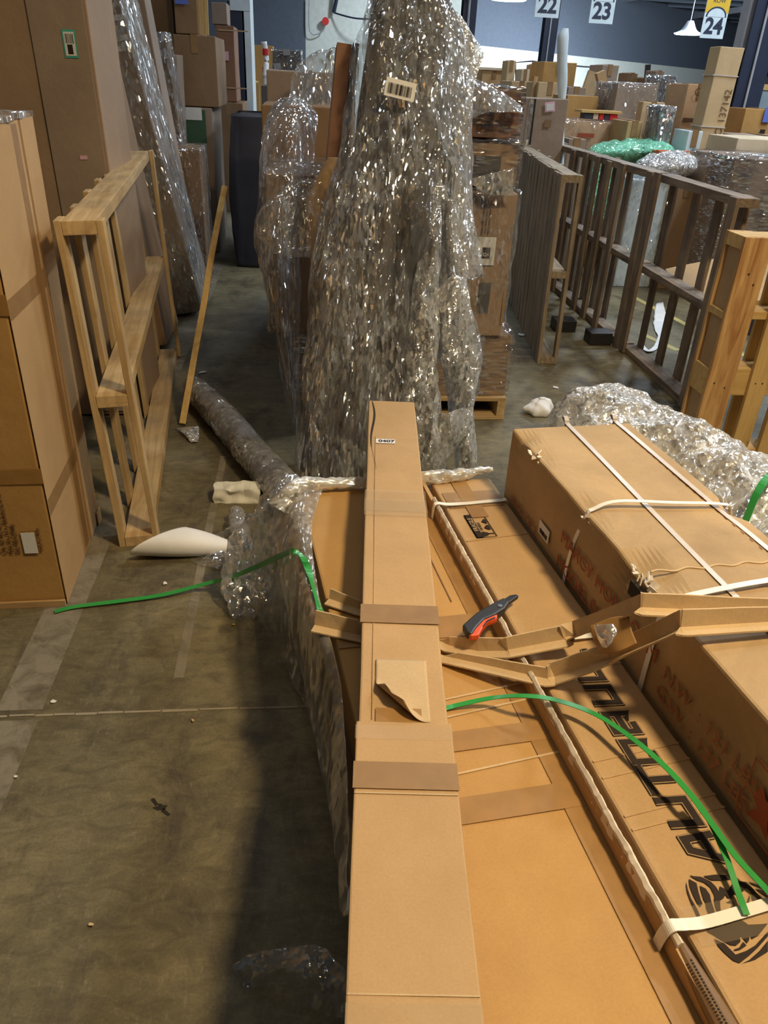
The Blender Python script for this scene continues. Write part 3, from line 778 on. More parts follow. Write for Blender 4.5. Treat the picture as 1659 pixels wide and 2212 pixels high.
for (pyA, pyB, m, nm, z) in ((1308, 1347, 'tape', 'packing_tape', .0978), (1060, 1105, 'tape_clear', 'clear_tape', .0978), (1080, 1115, 'tape_clear', 'clear_tape', .0985)):
    a = lloc(850, pyA)[1]; b = lloc(850, pyB)[1]; lstrip(nm, -Lw/2-.0006, Lw/2+.0006, b, a, m, z)
a = lloc(850, 1650)[1]; b = lloc(850, 1708)[1]; lstrip('packing_tape', -Lw/2-.003, Lw/2+.003, b, a, 'tape', .1003)
a = lloc(850, 1570)[1]; b = lloc(850, 1600)[1]; lstrip('clear_tape', -Lw/2-.002, Lw/2+.002, b, a, 'tape_clear', .0995)
strip_w = .0028
lstrip('flap_seam', -Lw/2+.024, -Lw/2+.0252, -1.39, -.28, 'kraft', .0972)
# split along the far left corner
bm = bmesh.new(); rr_ = []
for i in range(24):
    yy = -.01-i*.021; w_ = .0028*math.sin(math.pi*min(1, (i+1)/18))+.0004; xx = -Lw/2+.013+.006*math.sin(i*.33)+.0014*i*.25
    rr_.append([bm.verts.new((xx-w_, yy, .0982)), bm.verts.new((xx+w_, yy, .0982))])
for i in range(23): bm.faces.new((rr_[i][0], rr_[i][1], rr_[i+1][1], rr_[i+1][0]))
mesh_obj('split_seam', bm, K['hole'], lb_)
# 0407 sticker
a = lloc(812, 957); b = lloc(852, 945)
st = mesh_obj('number_sticker', box_bm(a[0], b[0]+.001, a[1]-.002, a[1]+.026, .0978, .0988), K['label'], lb_)
text('sticker_text', '0407', .0215, K['ink'], lc+lx*(a[0]+.007)+ly*(a[1]+.0045)+Vector((0, 0, .0990)), lx, ly, lb_, bold=.0006, sx=1.05)
# half peeled brown paper
p0 = lloc(812, 1425); p1 = lloc(920, 1430); q0 = lloc(812, 1488); q1 = lloc(920, 1562)
bm = bmesh.new(); NX, NY = 22, 26; g = []
for i in range(NX+1):
    row = []
    for j in range(NY+1):
        s = i/NX; t = j/NY
        x_ = p0[0]+(p1[0]-p0[0])*s; y0_ = p0[1]; y1_ = q1[1]; y_ = y0_+(y1_-y0_)*t
        # distance past the peel line (lower-left corner curls up and over)
        d = (t*1.0-(.30+.72*s))*.082
        z_ = .0985
        if d > 0:
            R_ = .014; th = d/R_
            nx_, ny_ = .55, .83                      # direction back over the sheet
            back = d-R_*math.sin(min(th, 2.6))
            z_ = .0985+R_*(1-math.cos(min(th, 2.6)))
            x_ += nx_*back*.9; y_ += ny_*back*.9
        row.append(bm.verts.new((x_, y_, z_)))
    g.append(row)
for i in range(NX):
    for j in range(NY): bm.faces.new((g[i][j], g[i][j+1], g[i+1][j+1], g[i+1][j]))
o = mesh_obj('peeled_paper', bm, K['kraft_light'], lb_, smooth=True); s_ = o.modifiers.new('t', 'SOLIDIFY'); s_.thickness = .0006
lstrip('sticker_residue', p0[0], p0[0]+.075, lloc(850, 1592)[1], q1[1]+.03, 'tape_kraft', .0976)
lstrip('crease_line', -Lw/2, Lw/2, lloc(850, 1716)[1]-.002, lloc(850, 1716)[1], 'kraft_light', .0995)
lstrip('crease_line', -Lw/2, Lw/2, lloc(850, 2150)[1]-.002, lloc(850, 2150)[1], 'kraft_light', .0995)
lstrip('clear_tape', -Lw/2-.0018, Lw/2+.0018, -2.19, lloc(850, 2150)[1]-.01, 'tape_clear', .0995)
# white paper tag tucked under the left side
w0_ = onZ(752, 1910, .45)
sheet('white_tag', [[onZ(757, 1905, .47), onZ(750, 1930, .46), onZ(747, 1970, .45)], [onZ(763, 1905, .47), onZ(762, 1930, .46), onZ(760, 1975, .45)]], K['paper'], None, sub=4, amp=.001)
tag(bpy.data.objects['white_tag'], 'small folded white paper tag on left side of the long narrow box', 'tag')

# --- folded cardboard edge strips draped over the load
def edge_strip(label, pts, flat_idx=(), hgt=.030, wdt=.024, mat='kraft_light'):
    """L profile swept along points: (Vector, profile height factor)"""
    P = [Vector(p[0]) for p in pts]; H = [p[1] for p in pts]
    bm = bmesh.new(); rings = []
    Q = []; HH = []
    for i in range(len(P)-1):
        for k in range(3): t = k/3; Q.append(P[i].lerp(P[i+1], t)); HH.append(H[i]*(1-t)+H[i+1]*t)
    Q.append(P[-1]); HH.append(H[-1])
    for i, p in enumerate(Q):
        d = Q[min(i+1, len(Q)-1)]-Q[max(i-1, 0)]; d.normalize()
        s = d.cross(Vector((0, 0, 1))).normalized(); u = s.cross(d).normalized(); h = hgt*HH[i]; t = .003; w = wdt
        u = (u-s*.25).normalized()
        j = noise.noise_vector(p*25)*.002
        # s points towards the camera: upright flange at the back, flat flange forward
        prof = [(-w*.5, h), (-w*.5+t, h), (-w*.5+t, t), (w*.5, t), (w*.5, 0), (-w*.5, 0)]
        rings.append([bm.verts.new(p+s*a+u*max(b, 0)+j*(1 if b > t else .3)) for a, b in prof])
    for i in range(len(rings)-1):
        for k in range(6): bm.faces.new((rings[i][k], rings[i][(k+1)%6], rings[i+1][(k+1)%6], rings[i+1][k]))
    bm.faces.new(rings[0][::-1]); bm.faces.new(rings[-1])
    bmesh.ops.recalc_face_normals(bm, faces=bm.faces[:])
    return tag(mesh_obj('cardboard_edge_strip', bm, K[mat]), label, 'cardboard strip')
edge_strip('upper folded cardboard edge strip bent over the strapped carton corner',
  [(onZ(706, 1300, .396), .9), (onZ(770, 1322, .396), .7), (onZ(800, 1330, .3945), .05), (onZ(940, 1390, .3945), .05), (onZ(965, 1402, .398), .7), (onZ(1030, 1415, .412), 1), (onZ(1095, 1415, .430), 1.0),
   (onZ(1100, 1413, .433), 1.0), (onZ(1222, 1390, .455), 1.1), (onZ(1236, 1380, .462), 1.1), (onZ(1382, 1322, .628), 1.0), (onZ(1390, 1322, .629), .95), (onZ(1659, 1334, .621), .95), (onZ(1780, 1340, .618), .95)])
edge_strip('lower folded cardboard edge strip crossing in front of the other strip',
  [(onZ(676, 1358, .396), 1.2), (onZ(765, 1378, .396), 1.1), (onZ(790, 1384, .3945), .05), (onZ(955, 1425, .3945), .05), (onZ(985, 1432, .400), .5), (onZ(1180, 1476, .428), .8),
   (onZ(1200, 1472, .430), 1.0), (onZ(1320, 1430, .50), 1.0), (onZ(1468, 1366, .632), 1.0), (onZ(1476, 1366, .633), 1.1), (onZ(1659, 1354, .628), 1.0), (onZ(1780, 1350, .62), 1.0)])
# brown tape with crumpled film holding the strips together
tp = sheet('packing_tape_scrap', [[onZ(1272, 1352, .56), onZ(1278, 1378, .545), onZ(1296, 1412, .53)], [onZ(1318, 1336, .585), onZ(1322, 1370, .575), onZ(1334, 1410, .565)], [onZ(1360, 1330, .61), onZ(1364, 1360, .60), onZ(1376, 1392, .59)]], K['tape_kraft'], sub=8, amp=.004, f=14)
tag(tp, 'crumpled brown tape patch joining the two cardboard edge strips', 'tape')
sheet('film_scrap', [[onZ(1284, 1352, .60), onZ(1290, 1372, .59), onZ(1300, 1400, .575)], [onZ(1325, 1345, .615), onZ(1330, 1365, .61), onZ(1312, 1398, .60)]], K['film_milky'], tp, sub=6, amp=.006, f=22)

# --- utility knife
kc = onZ(1060, 1346, AZ+.002); d_ = (onZ(1117, 1303, AZ)-onZ(1003, 1385, AZ)); kL = d_.length; ka = math.atan2(d_.y, d_.x)
kn = empty('utility_knife', Vector((kc.x, kc.y, .4365)), ka, 'black and orange utility knife lying across the torn tray rim', 'knife')
def prism(poly, z0, z1, mat, name, parent, bevel=.002):
    bm = bmesh.new(); a = [bm.verts.new((p[0], p[1], z0)) for p in poly]; b = [bm.verts.new((p[0], p[1], z1)) for p in poly]; n = len(poly)
    for i in range(n): bm.faces.new((a[i], a[(i+1)%n], b[(i+1)%n], b[i]))
    bm.faces.new(a[::-1]); bm.faces.new(b); bmesh.ops.recalc_face_normals(bm, faces=bm.faces[:])
    return mesh_obj(name, bm, K[mat], parent, bevel=bevel)
h = kL/2
prism([(-h, -.006), (-h*.85, .016), (-h*.3, .021), (h*.3, .017), (h*.62, .013), (h*.62, -.004), (h*.3, -.012), (-h*.05, -.010), (-h*.35, -.004), (-h*.7, -.009), (-h*.95, -.016)], 0, .018, 'black', 'handle', kn, .004)
prism([(-h*1.0, -.016), (-h*.95, -.005), (-h*.7, -.003), (-h*.35, .002), (-h*.05, -.004), (h*.05, -.010), (-h*.08, -.018), (-h*.35, -.012), (-h*.6, -.017), (-h*.85, -.025)], .001, .0150, 'orange', 'orange_grip', kn, .003)
prism([(-h*.12, -.013), (-h*.33, -.009), (-h*.55, -.014), (-h*.56, -.0165), (-h*.33, -.012), (-h*.12, -.0160)], .0148, .0162, 'black', 'grip_inlay', kn, 0)
prism([(h*.60, -.003), (h*.60, .012), (h*.85, .011), (h*.99, .004), (h*.99, -.003)], .004, .014, 'black', 'nose', kn, .002)
prism([(h*.97, -.002), (h*.97, .004), (h*1.06, -.002)], .008, .0088, 'metal', 'blade', kn, 0)
bm = loft_bm([(h*.28, -.001, .0182, .006, 0, 0, 0, .006, 0), (h*.28, -.001, .0200, .005, 0, 0, 0, .005, 0)], 18, 1, 0); mesh_obj('pivot_screw', bm, K['metal'], kn)

# --- green plastic straps
g1 = ribbon_bm([onZ(118, 1321, .006), onZ(165, 1310, .008), onZ(260, 1298, .01), onZ(350, 1285, .012), onZ(440, 1262, .03), onZ(500, 1246, .09), onZ(560, 1222, .22), onZ(610, 1199, .36), onZ(632, 1191, .412),
   onZ(655, 1205, .410), onZ(672, 1250, .403), onZ(690, 1312, .399), onZ(697, 1335, .3955)], .0155, .0012, 8, side=(-.25, 1, .1))
tag(mesh_obj('green_strap', g1, K['green']), 'green plastic strap running from the floor up over the pile corner', 'strap')
g2 = ribbon_bm([onZ(955, 1532, .3965), onZ(985, 1524, .3975), onZ(1060, 1508, .415), onZ(1130, 1503, .441), onZ(1200, 1512, .447), onZ(1280, 1540, .452), onZ(1350, 1583, .462), onZ(1420, 1640, .468), onZ(1480, 1702, .466), onZ(1530, 1768, .460), onZ(1590, 1850, .452), (onZ(1659, 1925, .440)), onZ(1720, 1995, .432)], .0105, .0012, 8)
tag(mesh_obj('green_strap', g2, K['green']), 'long green plastic strap arching over the printed black lettering', 'strap')
g3 = ribbon_bm([onZ(1498, 1722, .456), onZ(1530, 1768, .452), onZ(1568, 1850, .444), onZ(1592, 1920, .436), onZ(1605, 1955, .4335), onZ(1613, 1976, .4315)], .0095, .0012, 8)
tag(mesh_obj('green_strap', g3, K['green']), 'short green strap end touching the white strap over the lion head', 'strap')

# ================================================================== FILM AROUND THE NEAR LOAD
fw = sheet('stretch_film', [
  [onZ(590, 1085, .33), onZ(640, 1050, .405), onZ(700, 1046, .405)],
  [onZ(600, 1200, .28), onZ(640, 1160, .40), onZ(672, 1150, .402)],
  [onZ(632, 1360, .20), onZ(660, 1320, .37), onZ(700, 1330, .400)],
  [onZ(660, 1500, .15), onZ(700, 1470, .33), onZ(742, 1480, .385)],
  [onZ(700, 1650, .18), onZ(720, 1640, .32), onZ(752, 1640, .395)],
  [onZ(722, 1800, .25), onZ(735, 1790, .34), onZ(754, 1790, .395)],
  [onZ(735, 1930, .34), onZ(742, 1930, .37), onZ(752, 1920, .395)],
  [onZ(744, 1985, .37), onZ(747, 1980, .39), onZ(751, 1980, .398)]], K['film_drape'], sub=9, amp=.008, f=10, st=(1.6, .5, 1.6))
tag(fw, 'cloudy stretch film hanging down the left side of the pile', 'plastic film')
fw2 = sheet('stretch_film', [
  [onZ(560, 1170, .25), onZ(600, 1120, .34), onZ(650, 1060, .402)],
  [onZ(545, 1300, .08), onZ(590, 1260, .20), onZ(650, 1200, .36)],
  [onZ(600, 1400, .03), onZ(640, 1400, .14), onZ(668, 1360, .30)],
  [onZ(650, 1500, .02), onZ(680, 1520, .12), onZ(705, 1500, .26)],
  [onZ(690, 1640, .08), onZ(705, 1650, .16), onZ(728, 1640, .28)],
  [onZ(722, 1780, .2), onZ(728, 1780, .24), onZ(745, 1780, .33)]], K['film'], sub=9, amp=.012, f=8, st=(1.6, .5, 1.6))
tag(fw2, 'thin clear film strands slanting outward below the left side of the pile', 'plastic film')
# twisted rope of film along the far edge of the pile
rope = tube_bm([onZ(600, 1100, .36), onZ(628, 1062, .40), onZ(655, 1045, .415), onZ(700, 1046, .412), onZ(780, 1044, .408), onZ(840, 1044, .39), onZ(915, 1034, .425), onZ(960, 1030, .435), onZ(1010, 1022, .44), onZ(1062, 1014, .44)],
               .013, 24, 14, .007, 34, rads=[.03, .024, .019, .018, .016, .013, .019, .020, .015, .006])
o = mesh_obj('film_rope', rope, K['rope'], smooth=True); tag(o, 'twisted rope of white stretch film along the far edge of the pile', 'plastic film')
# crumpled lump hanging from the far left corner
lump = loft_bm([(*onZ(632, 1050, .40), .03, 0, 0, 0, .03, .02), (*onZ(602, 1115, .30), .06, 0, 0, 0, .035, .03), (*onZ(570, 1170, .20), .085, 0, .02, 0, .03, .06),
                (*onZ(540, 1240, .10), .075, 0, .02, 0, .03, .05), (*onZ(530, 1292, .045), .05, 0, 0, 0, .02, .03), (*onZ(530, 1322, .02), .02, 0, 0, 0, .01, .012)], 90, 24, .028, 13, (1, 1, .6), ridge=.012, crump=.003, cf=60)
o = mesh_obj('film_lump', lump, K['film_milky'], smooth=True); tag(o, 'glossy crumpled lump of clear film hanging to the floor at pile corner', 'plastic film')
bt = tube_bm([onZ(512, 1108, .035), onZ(516, 1135, .05), onZ(530, 1190, .04), onZ(540, 1230, .035)], .03, 22, 8, .006, 20, rads=[.026, .032, .026, .018])
o = mesh_obj('plastic_bag', bt, K['film_milky'], smooth=True); tag(o, 'small clear tube shaped plastic bag on floor beside the crumpled film lump', 'plastic film')
o = sheet('film_flap', [[onZ(395, 1180, .004), onZ(420, 1215, .004), onZ(500, 1235, .01)], [onZ(470, 1150, .02), onZ(490, 1195, .03), onZ(520, 1225, .02)], [onZ(530, 1120, .05), onZ(540, 1180, .06), onZ(560, 1220, .05)]], K['film'], sub=8, amp=.008)
tag(o, 'thin clear film flap on the floor under the white paper cone', 'plastic film')
o = sheet('clear_film_piece', [
  [onZ(498, 2078, .012), onZ(505, 2110, .006), onZ(525, 2142, .006)],
  [onZ(560, 2055, .02), onZ(575, 2095, .035), onZ(590, 2125, .012)],
  [onZ(640, 2046, .05), onZ(650, 2100, .06), onZ(650, 2150, .02)],
  [onZ(695, 2050, .06), onZ(705, 2110, .08), onZ(690, 2190, .03)],
  [onZ(745, 2090, .12), onZ(750, 2140, .12), onZ(755, 2200, .10)]], K['film'], sub=9, amp=.010, f=14, st=(1, 1, 1))
tag(o, 'crumpled clear film piece lying in shadow beside the nearest end of the pile', 'plastic film')

# ================================================================== BUNDLE OF PLASTIC WRAPPED POLES
bn = empty('wrapped_bundle', (.22, 2.75, 0), 0, 'tall bundle wrapped in glossy clear plastic with barcode sticker, behind the pile', 'bundle')
def bsec(px_l, px_r, py, Y, dep):
    a = onY(px_l, py, Y); b = onY(px_r, py, Y); c = (a+b)/2
    return (c.x, Y, c.z, (b.x-a.x)/2, 0, 0, 0, dep, 0)
rowsB = [(636, 928, 1046, 2.70, .15), (640, 926, 985, 2.70, .15), (652, 928, 900, 2.71, .15), (660, 934, 800, 2.72, .15), (672, 938, 700, 2.74, .15), (676, 940, 600, 2.76, .15),
         (695, 965, 500, 2.79, .15), (718, 1000, 400, 2.82, .15), (742, 1012, 300, 2.85, .14), (762, 1004, 200, 2.88, .13), (776, 1000, 110, 2.91, .11), (792, 985, 40, 2.94, .09), (806, 955, -20, 2.97, .07), (830, 900, -50, 2.99, .03)]
secs = [bsec(*q) for q in rowsB]
bm = loft_bm(secs, 240, 30, .022, 5.5, (1, 1, .35), ridge=.016, rf=11, crump=.0036, cf=42)
o = mesh_obj('plastic_wrap', bm, K['film_bundle'], smooth=True); keep(o, Matrix.Identity(4), bn)
# what the plastic holds: grey rolls and boards
def pole(px0, py0, px1, py1, Y0, Y1, r, mat, name, seg=18, flat=1.0, extra=1.0):
    a = onY(px0, py0, Y0); b = onY(px1, py1, Y1)
    m = (a+b)/2
    bm = loft_bm([(a.x, a.y, a.z, r, 0, 0, 0, r*flat, 0), (m.x, m.y, m.z, r*1.03, 0, 0, 0, r*flat, 0), (b.x, b.y, b.z, r*extra, 0, 0, 0, r*flat*extra, 0)], seg, 10, .006, 8)
    o = mesh_obj(name, bm, K[mat], smooth=True); keep(o, Matrix.Identity(4), bn); return o
pole(700, 1040, 850, -45, 2.72, 2.97, .055, 'roll_core', 'wrapped_roll')
pole(770, 1040, 885, -60, 2.72, 2.98, .050, 'roll_grey', 'wrapped_roll')
pole(850, 1035, 935, -30, 2.74, 2.97, .060, 'roll_core', 'wrapped_roll')
pole(668, 1040, 770, 330, 2.78, 2.92, .045, 'roll_grey', 'wrapped_roll')
pole(895, 1030, 960, 250, 2.80, 2.93, .045, 'roll_grey', 'wrapped_roll')
pole(735, 1042, 845, 420, 2.68, 2.80, .040, 'roll_core', 'wrapped_roll')
pole(915, 620, 975, 170, 2.82, 2.93, .05, 'roll_core', 'wrapped_roll')
# an inner crumpled layer of film
bm = loft_bm([(s[0]+.01, s[1]-.0, s[2], s[3]*.80, 0, 0, 0, s[7]*.84, 0) for s in secs], 150, 20, .03, 7, (1, 1, .5), ridge=.022, rf=15, crump=.004, cf=36)
o = mesh_obj('inner_plastic_wrap', bm, K['film_bundle'], smooth=True); keep(o, Matrix.Identity(4), bn)
# barcode sticker
bo = onY(829, 205, 2.700); br = (onY(893, 221, 2.705)-bo); bw = br.length
bu = Vector((0, .12, 1))
pt = patch('barcode_sticker', bw, .052, K['label'], bo, br, bu, bn)
barcode(bw*.80, .030, K['ink'], bo+br.normalized()*bw*.1+Vector((0, -.0018, .009)), br, bu, pt, 30, 4)
# bubble wrapped poles beside the bundle
def bubble_pole(rows, label, mat='bubble', core='grey_board', cw=.5):
    r = empty('bubble_wrapped_pole', (0, 0, 0), 0, label, 'wrapped pole')
    ss = [bsec(*q) for q in rows]
    base = Vector((ss[0][0], ss[0][1], 0)); r.location = base
    o = mesh_obj('bubble_wrap', loft_bm(ss, 110, 22, .016, 11, (1, 1, .5), ridge=.009, rf=20, crump=.0028, cf=70), K[mat], smooth=True); keep(o, Matrix.Identity(4), r)
    cs = [(s[0], s[1], s[2], min(.035, s[3]*cw), 0, 0, 0, min(.035, s[7]*cw), 0) for s in ss]
    o = mesh_obj('pole', loft_bm(cs, 20, 5, .002, 5), K[core], smooth=True); keep(o, Matrix.Identity(4), r)
    return r
bubble_pole([(985, 1027, 1008, 2.62, .05), (982, 1022, 920, 2.63, .05), (965, 1020, 840, 2.64, .055), (950, 1032, 760, 2.65, .06), (945, 1022, 690, 2.66, .06), (950, 1008, 600, 2.68, .055), (950, 985, 500, 2.70, .05), (955, 975, 430, 2.71, .02)],
            'bubble wrapped pole reaching the floor right of the tall bundle')
bubble_pole([(905, 955, 1030, 2.56, .045), (890, 958, 960, 2.57, .055), (868, 950, 880, 2.58, .055), (868, 946, 800, 2.60, .05), (880, 944, 700, 2.62, .05), (898, 945, 600, 2.65, .05), (920, 955, 500, 2.68, .045), (930, 960, 400, 2.70, .02)],
            'cloudy bubble wrapped pole in front of the right side of the bundle')
o = sheet('bubble_wrap_sheet', [
  [onY(955, 150, 2.86), onY(985, 300, 2.78), onY(975, 450, 2.70), onY(980, 560, 2.66)],
  [onY(990, 120, 2.92), onY(1012, 260, 2.84), onY(1000, 420, 2.74), onY(1008, 600, 2.68)],
  [onY(1046, 125, 2.95), onY(1022, 200, 2.90), onY(1020, 420, 2.80), onY(1042, 596, 2.72)]], K['bubble'], sub=12, amp=.012, f=9)
tag(o, 'loose bubble wrap sheet flaring from the right side of the tall bundle', 'bubble wrap')
o = sheet('bubble_wrap_sheet', [
  [onY(930, 20, 2.93), onY(960, 90, 2.92), onY(985, 165, 2.90)],
  [onY(985, 25, 2.95), onY(1010, 90, 2.94), onY(1005, 160, 2.93)],
  [onY(1005, 45, 2.96), onY(1047, 118, 2.95), onY(1012, 162, 2.94)]], K['bubble'], sub=12, amp=.008, f=9)
tag(o, 'pointed corner of bubble wrap sticking out near the bundle top', 'bubble wrap')
o = sheet('bubble_wrap_sheet', [
  [onY(940, 895, 2.58), onY(925, 950, 2.58), onY(912, 992, 2.57)],
  [onY(965, 890, 2.54), onY(962, 940, 2.53), onY(950, 1000, 2.54)],
  [onY(1000, 880, 2.56), onY(990, 920, 2.54), onY(975, 985, 2.55)],
  [onY(1025, 900, 2.58), onY(1012, 930, 2.57), onY(985, 960, 2.57)]], K['bubble'], sub=10, amp=.014, f=12)
tag(o, 'sagging scrap of bubble wrap slung between the two wrapped poles', 'bubble wrap')
o = sheet('bubble_wrap_sheet', [
  [onY(935, 650, 2.63), onY(945, 740, 2.62), onY(955, 800, 2.61)],
  [onY(975, 600, 2.60), onY(990, 700, 2.59), onY(1005, 790, 2.59)],
  [onY(1000, 600, 2.62), onY(1025, 690, 2.61), onY(1033, 800, 2.62)]], K['bubble'], sub=10, amp=.012, f=12)
tag(o, 'torn bubble wrap hanging over the middle of the floor standing wrapped pole', 'bubble wrap')

# ================================================================== STACK OF WRAPPED CARTONS BEHIND THE BUNDLE
pallet('wooden pallet under the wrapped stack behind the bundle', (.44, 3.95, 0), 1.0, 1.3, 0, .11)
base = carton('low stretch wrapped carton at the bottom of the stack behind the bundle', (.45, 3.95, .11), (.98, 1.24, .29), 'kraft_mid', tapes=True, tape_m='tape_grey', tape_dir='x', wrap='film_h')
o = mesh_obj('grey_tape', box_bm(.24, .36, -.632, -.62, 0, .29), K['tape_grey'], base)
mid = carton('tall brown carton with white shipping label right of the bundle', (.66, 3.62, .401), (.44, .62, .60), 'kraft_mid', tapes=False, wrap='film')
fy = 3.62-.31-.0065
sl = patch('shipping_label', onY(1065, 515, fy).x-onY(1015, 515, fy).x, .115, K['label'], onY(1017, 572, fy), (1, 0, 0), (0, 0, 1), mid)
patch('black_patch', .035, .045, K['ink'], onY(1040, 558, fy-.0015), (1, 0, 0), (0, 0, 1), sl)
text('label_text', 'Q61', .020, K['label'], onY(1043, 553, fy-.003), (1, 0, 0), (0, 0, 1), sl)
for k in range(3):
    for j in range(4):
        patch('printed_line', .004, .028, K['brownink'], onY(1040+k*7, 505, fy)+Vector((0, -.0005, j*.034)), (1, 0, 0), (0, 0, 1), mid, .0005)
patch('faded_print', .05, .13, K['grey_board'], onY(1030, 675, fy), (1, 0, 0), (0, 0, 1), mid)
patch('tan_stripe', .012, .16, K['tape_kraft'], onY(1080, 700, fy), (1, 0, 0), (0, 0, 1), mid)
mid2 = carton('plain wrapped brown carton left of the labelled tall one', (.13, 3.62, .401), (.56, .62, .64), 'kraft_dark', tape_m='tape_dark', wrap='film')
top1 = carton('brown carton with printed band under loose film at stack top', (.62, 3.62, 1.02), (.50, .55, .16), 'kraft_mid', tapes=False, wrap='film_h')
fy2 = 3.62-.275-.007
patch('silver_panel', .42, .10, K['grey_board'], Vector((.38, fy2, 1.035)), (1, 0, 0), (0, 0, 1), top1)
text('printed_text', 'crew', .06, K['ink'], Vector((.55, fy2-.0015, 1.07)), (1, 0, 0), (0, 0, 1), top1, bold=.001)
top2 = carton('reddish carton printed with rows of marks on top of stack', (.62, 3.62, 1.20), (.48, .52, .17), 'kraft_red', tapes=False, wrap='film_h')
for j in range(3):
    for k in range(9): patch('printed_mark', .022, .026, K['brownink'], Vector((.42+k*.045, 3.62-.26-.005, 1.225+j*.042)), (1, 0, 0), (0, 0, 1), top2, .0005)
o = sheet('top_film', [
  [onY(985, 150, 3.25), onY(990, 200, 3.24), onY(1000, 262, 3.24)],
  [onY(1030, 170, 3.28), onY(1050, 215, 3.24), onY(1060, 245, 3.22)],
  [onY(1080, 195, 3.30), onY(1100, 220, 3.26), onY(1110, 240, 3.24)],
  [onY(1125, 225, 3.32), onY(1128, 235, 3.28), onY(1130, 245, 3.26)]], K['film_milky'], sub=9, amp=.01, f=12)
keep(o, Matrix.Identity(4), top2)
# fan of stretched film between two cartons
bm = bmesh.new(); a = onY(1112, 368, 3.24)
o = sheet('gathered_film', [[onY(1112, 362, 3.24)]*3, [onY(1060, 372, 3.23), onY(1085, 390, 3.23), onY(1108, 405, 3.24)], [onY(1010, 392, 3.24), onY(1045, 415, 3.24), onY(1112, 425, 3.25)]], K['film_milky'], sub=10, amp=.007, f=20)
keep(o, Matrix.Identity(4), mid); bm.free()
# milky film running down the left side of the stack
fs_ = dict(crump=.006, cf=26)
fs = loft_bm([(*onY(640, 905, 3.35), .02, 0, 0, 0, .22, 0), (*onY(632, 800, 3.35), .03, 0, 0, 0, .30, 0), (*onY(622, 700, 3.38), .05, 0, 0, 0, .32, 0), (*onY(612, 600, 3.40), .07, 0, 0, 0, .34, 0), (*onY(604, 520, 3.42), .08, 0, 0, 0, .34, 0),
              (*onY(610, 430, 3.45), .08, 0, 0, 0, .33, 0), (*onY(620, 330, 3.5), .09, 0, 0, 0, .33, 0), (*onY(628, 250, 3.55), .08, 0, 0, 0, .3, 0), (*onY(632, 212, 3.6), .03, 0, 0, 0, .2, 0)], 120, 22, .02, 9, (1, 1, .4), ridge=.016, rf=12, **fs_)
o = mesh_obj('stretch_film', fs, K['film_bundle'], smooth=True); tag(o, 'pale blue-white wrinkled film down the left face of the stack', 'plastic film')
carton('dark wrapped carton at left end of the stack seen through film', (.02, 4.24, .401), (.42, .5, .86), 'kraft_dark', tapes=False)
# brown items emerging left of the bundle
r = empty('wrapped_board', (0, 0, 0), 0, 'narrow brown cardboard board wrapped in film left of the bundle top', 'board')
a = onY(716, 370, 3.05); b = onY(742, 100, 3.12)
r.location = (a.x, a.y, 1.045)
o = mesh_obj('board', beam_bm(Vector((a.x, a.y+.02, 1.05)), b, .05, .13, (0, 1, 0)), K['kraft_red']); keep(o, Matrix.Identity(4), r)
o = mesh_obj('dark_edge', beam_bm(Vector((a.x+.035, a.y-.0, 1.05)), b+Vector((.04, 0, 0)), .02, .12, (0, 1, 0)), K['darkbox']); keep(o, Matrix.Identity(4), r)
bulge = loft_bm([(*onY(705, 640, 2.95), .03, 0, 0, 0, .04, 0), (*onY(700, 540, 2.95), .06, 0, 0, 0, .06, 0), (*onY(702, 450, 2.96), .075, 0, 0, 0, .06, 0), (*onY(715, 380, 2.98), .05, 0, 0, 0, .05, 0), (*onY(722, 340, 3.0), .02, 0, 0, 0, .02, 0)], 40, 10, .006, 8)
o = mesh_obj('brown_paper_parcel', bulge, K['kraft'], smooth=True); tag(o, 'brown paper parcel bulging at left of the tall bundle', 'parcel')
o = mesh_obj('film_pouch', loft_bm([(*onY(655, 545, 2.9), .10, 0, .0, 0, .08, 0), (*onY(650, 500, 2.9), .13, 0, 0, 0, .1, 0), (*onY(650, 440, 2.92), .11, 0, 0, 0, .1, 0), (*onY(670, 390, 2.95), .05, 0, 0, 0, .05, 0)], 60, 14, .03, 12, ridge=.02), K['film'], smooth=True)
tag(o, 'loose pouch of clear film sagging left of the brown parcel', 'plastic film')
# further stack behind, film draped
blob = carton('film covered tall carton behind and left of the bundle top', (.02, 4.86, 0), (.42, .48, 1.40), 'kraft_grey', tape_m='tape_grey')
o = sheet('stretch_film', [
  [onY(605, 235, 4.2), onY(600, 330, 4.15), onY(596, 420, 4.1)],
  [onY(650, 135, 4.3), onY(655, 280, 4.2), onY(660, 400, 4.15)],
  [onY(700, 110, 4.3), onY(705, 250, 4.2), onY(715, 380, 4.15)],
  [onY(775, 95, 4.3), onY(770, 200, 4.25), onY(765, 330, 4.2)]], K['film_milky'], sub=12, amp=.03, f=7)
tag(o, 'wide cloudy film sheet stretched over cartons left of the bundle top', 'plastic film')

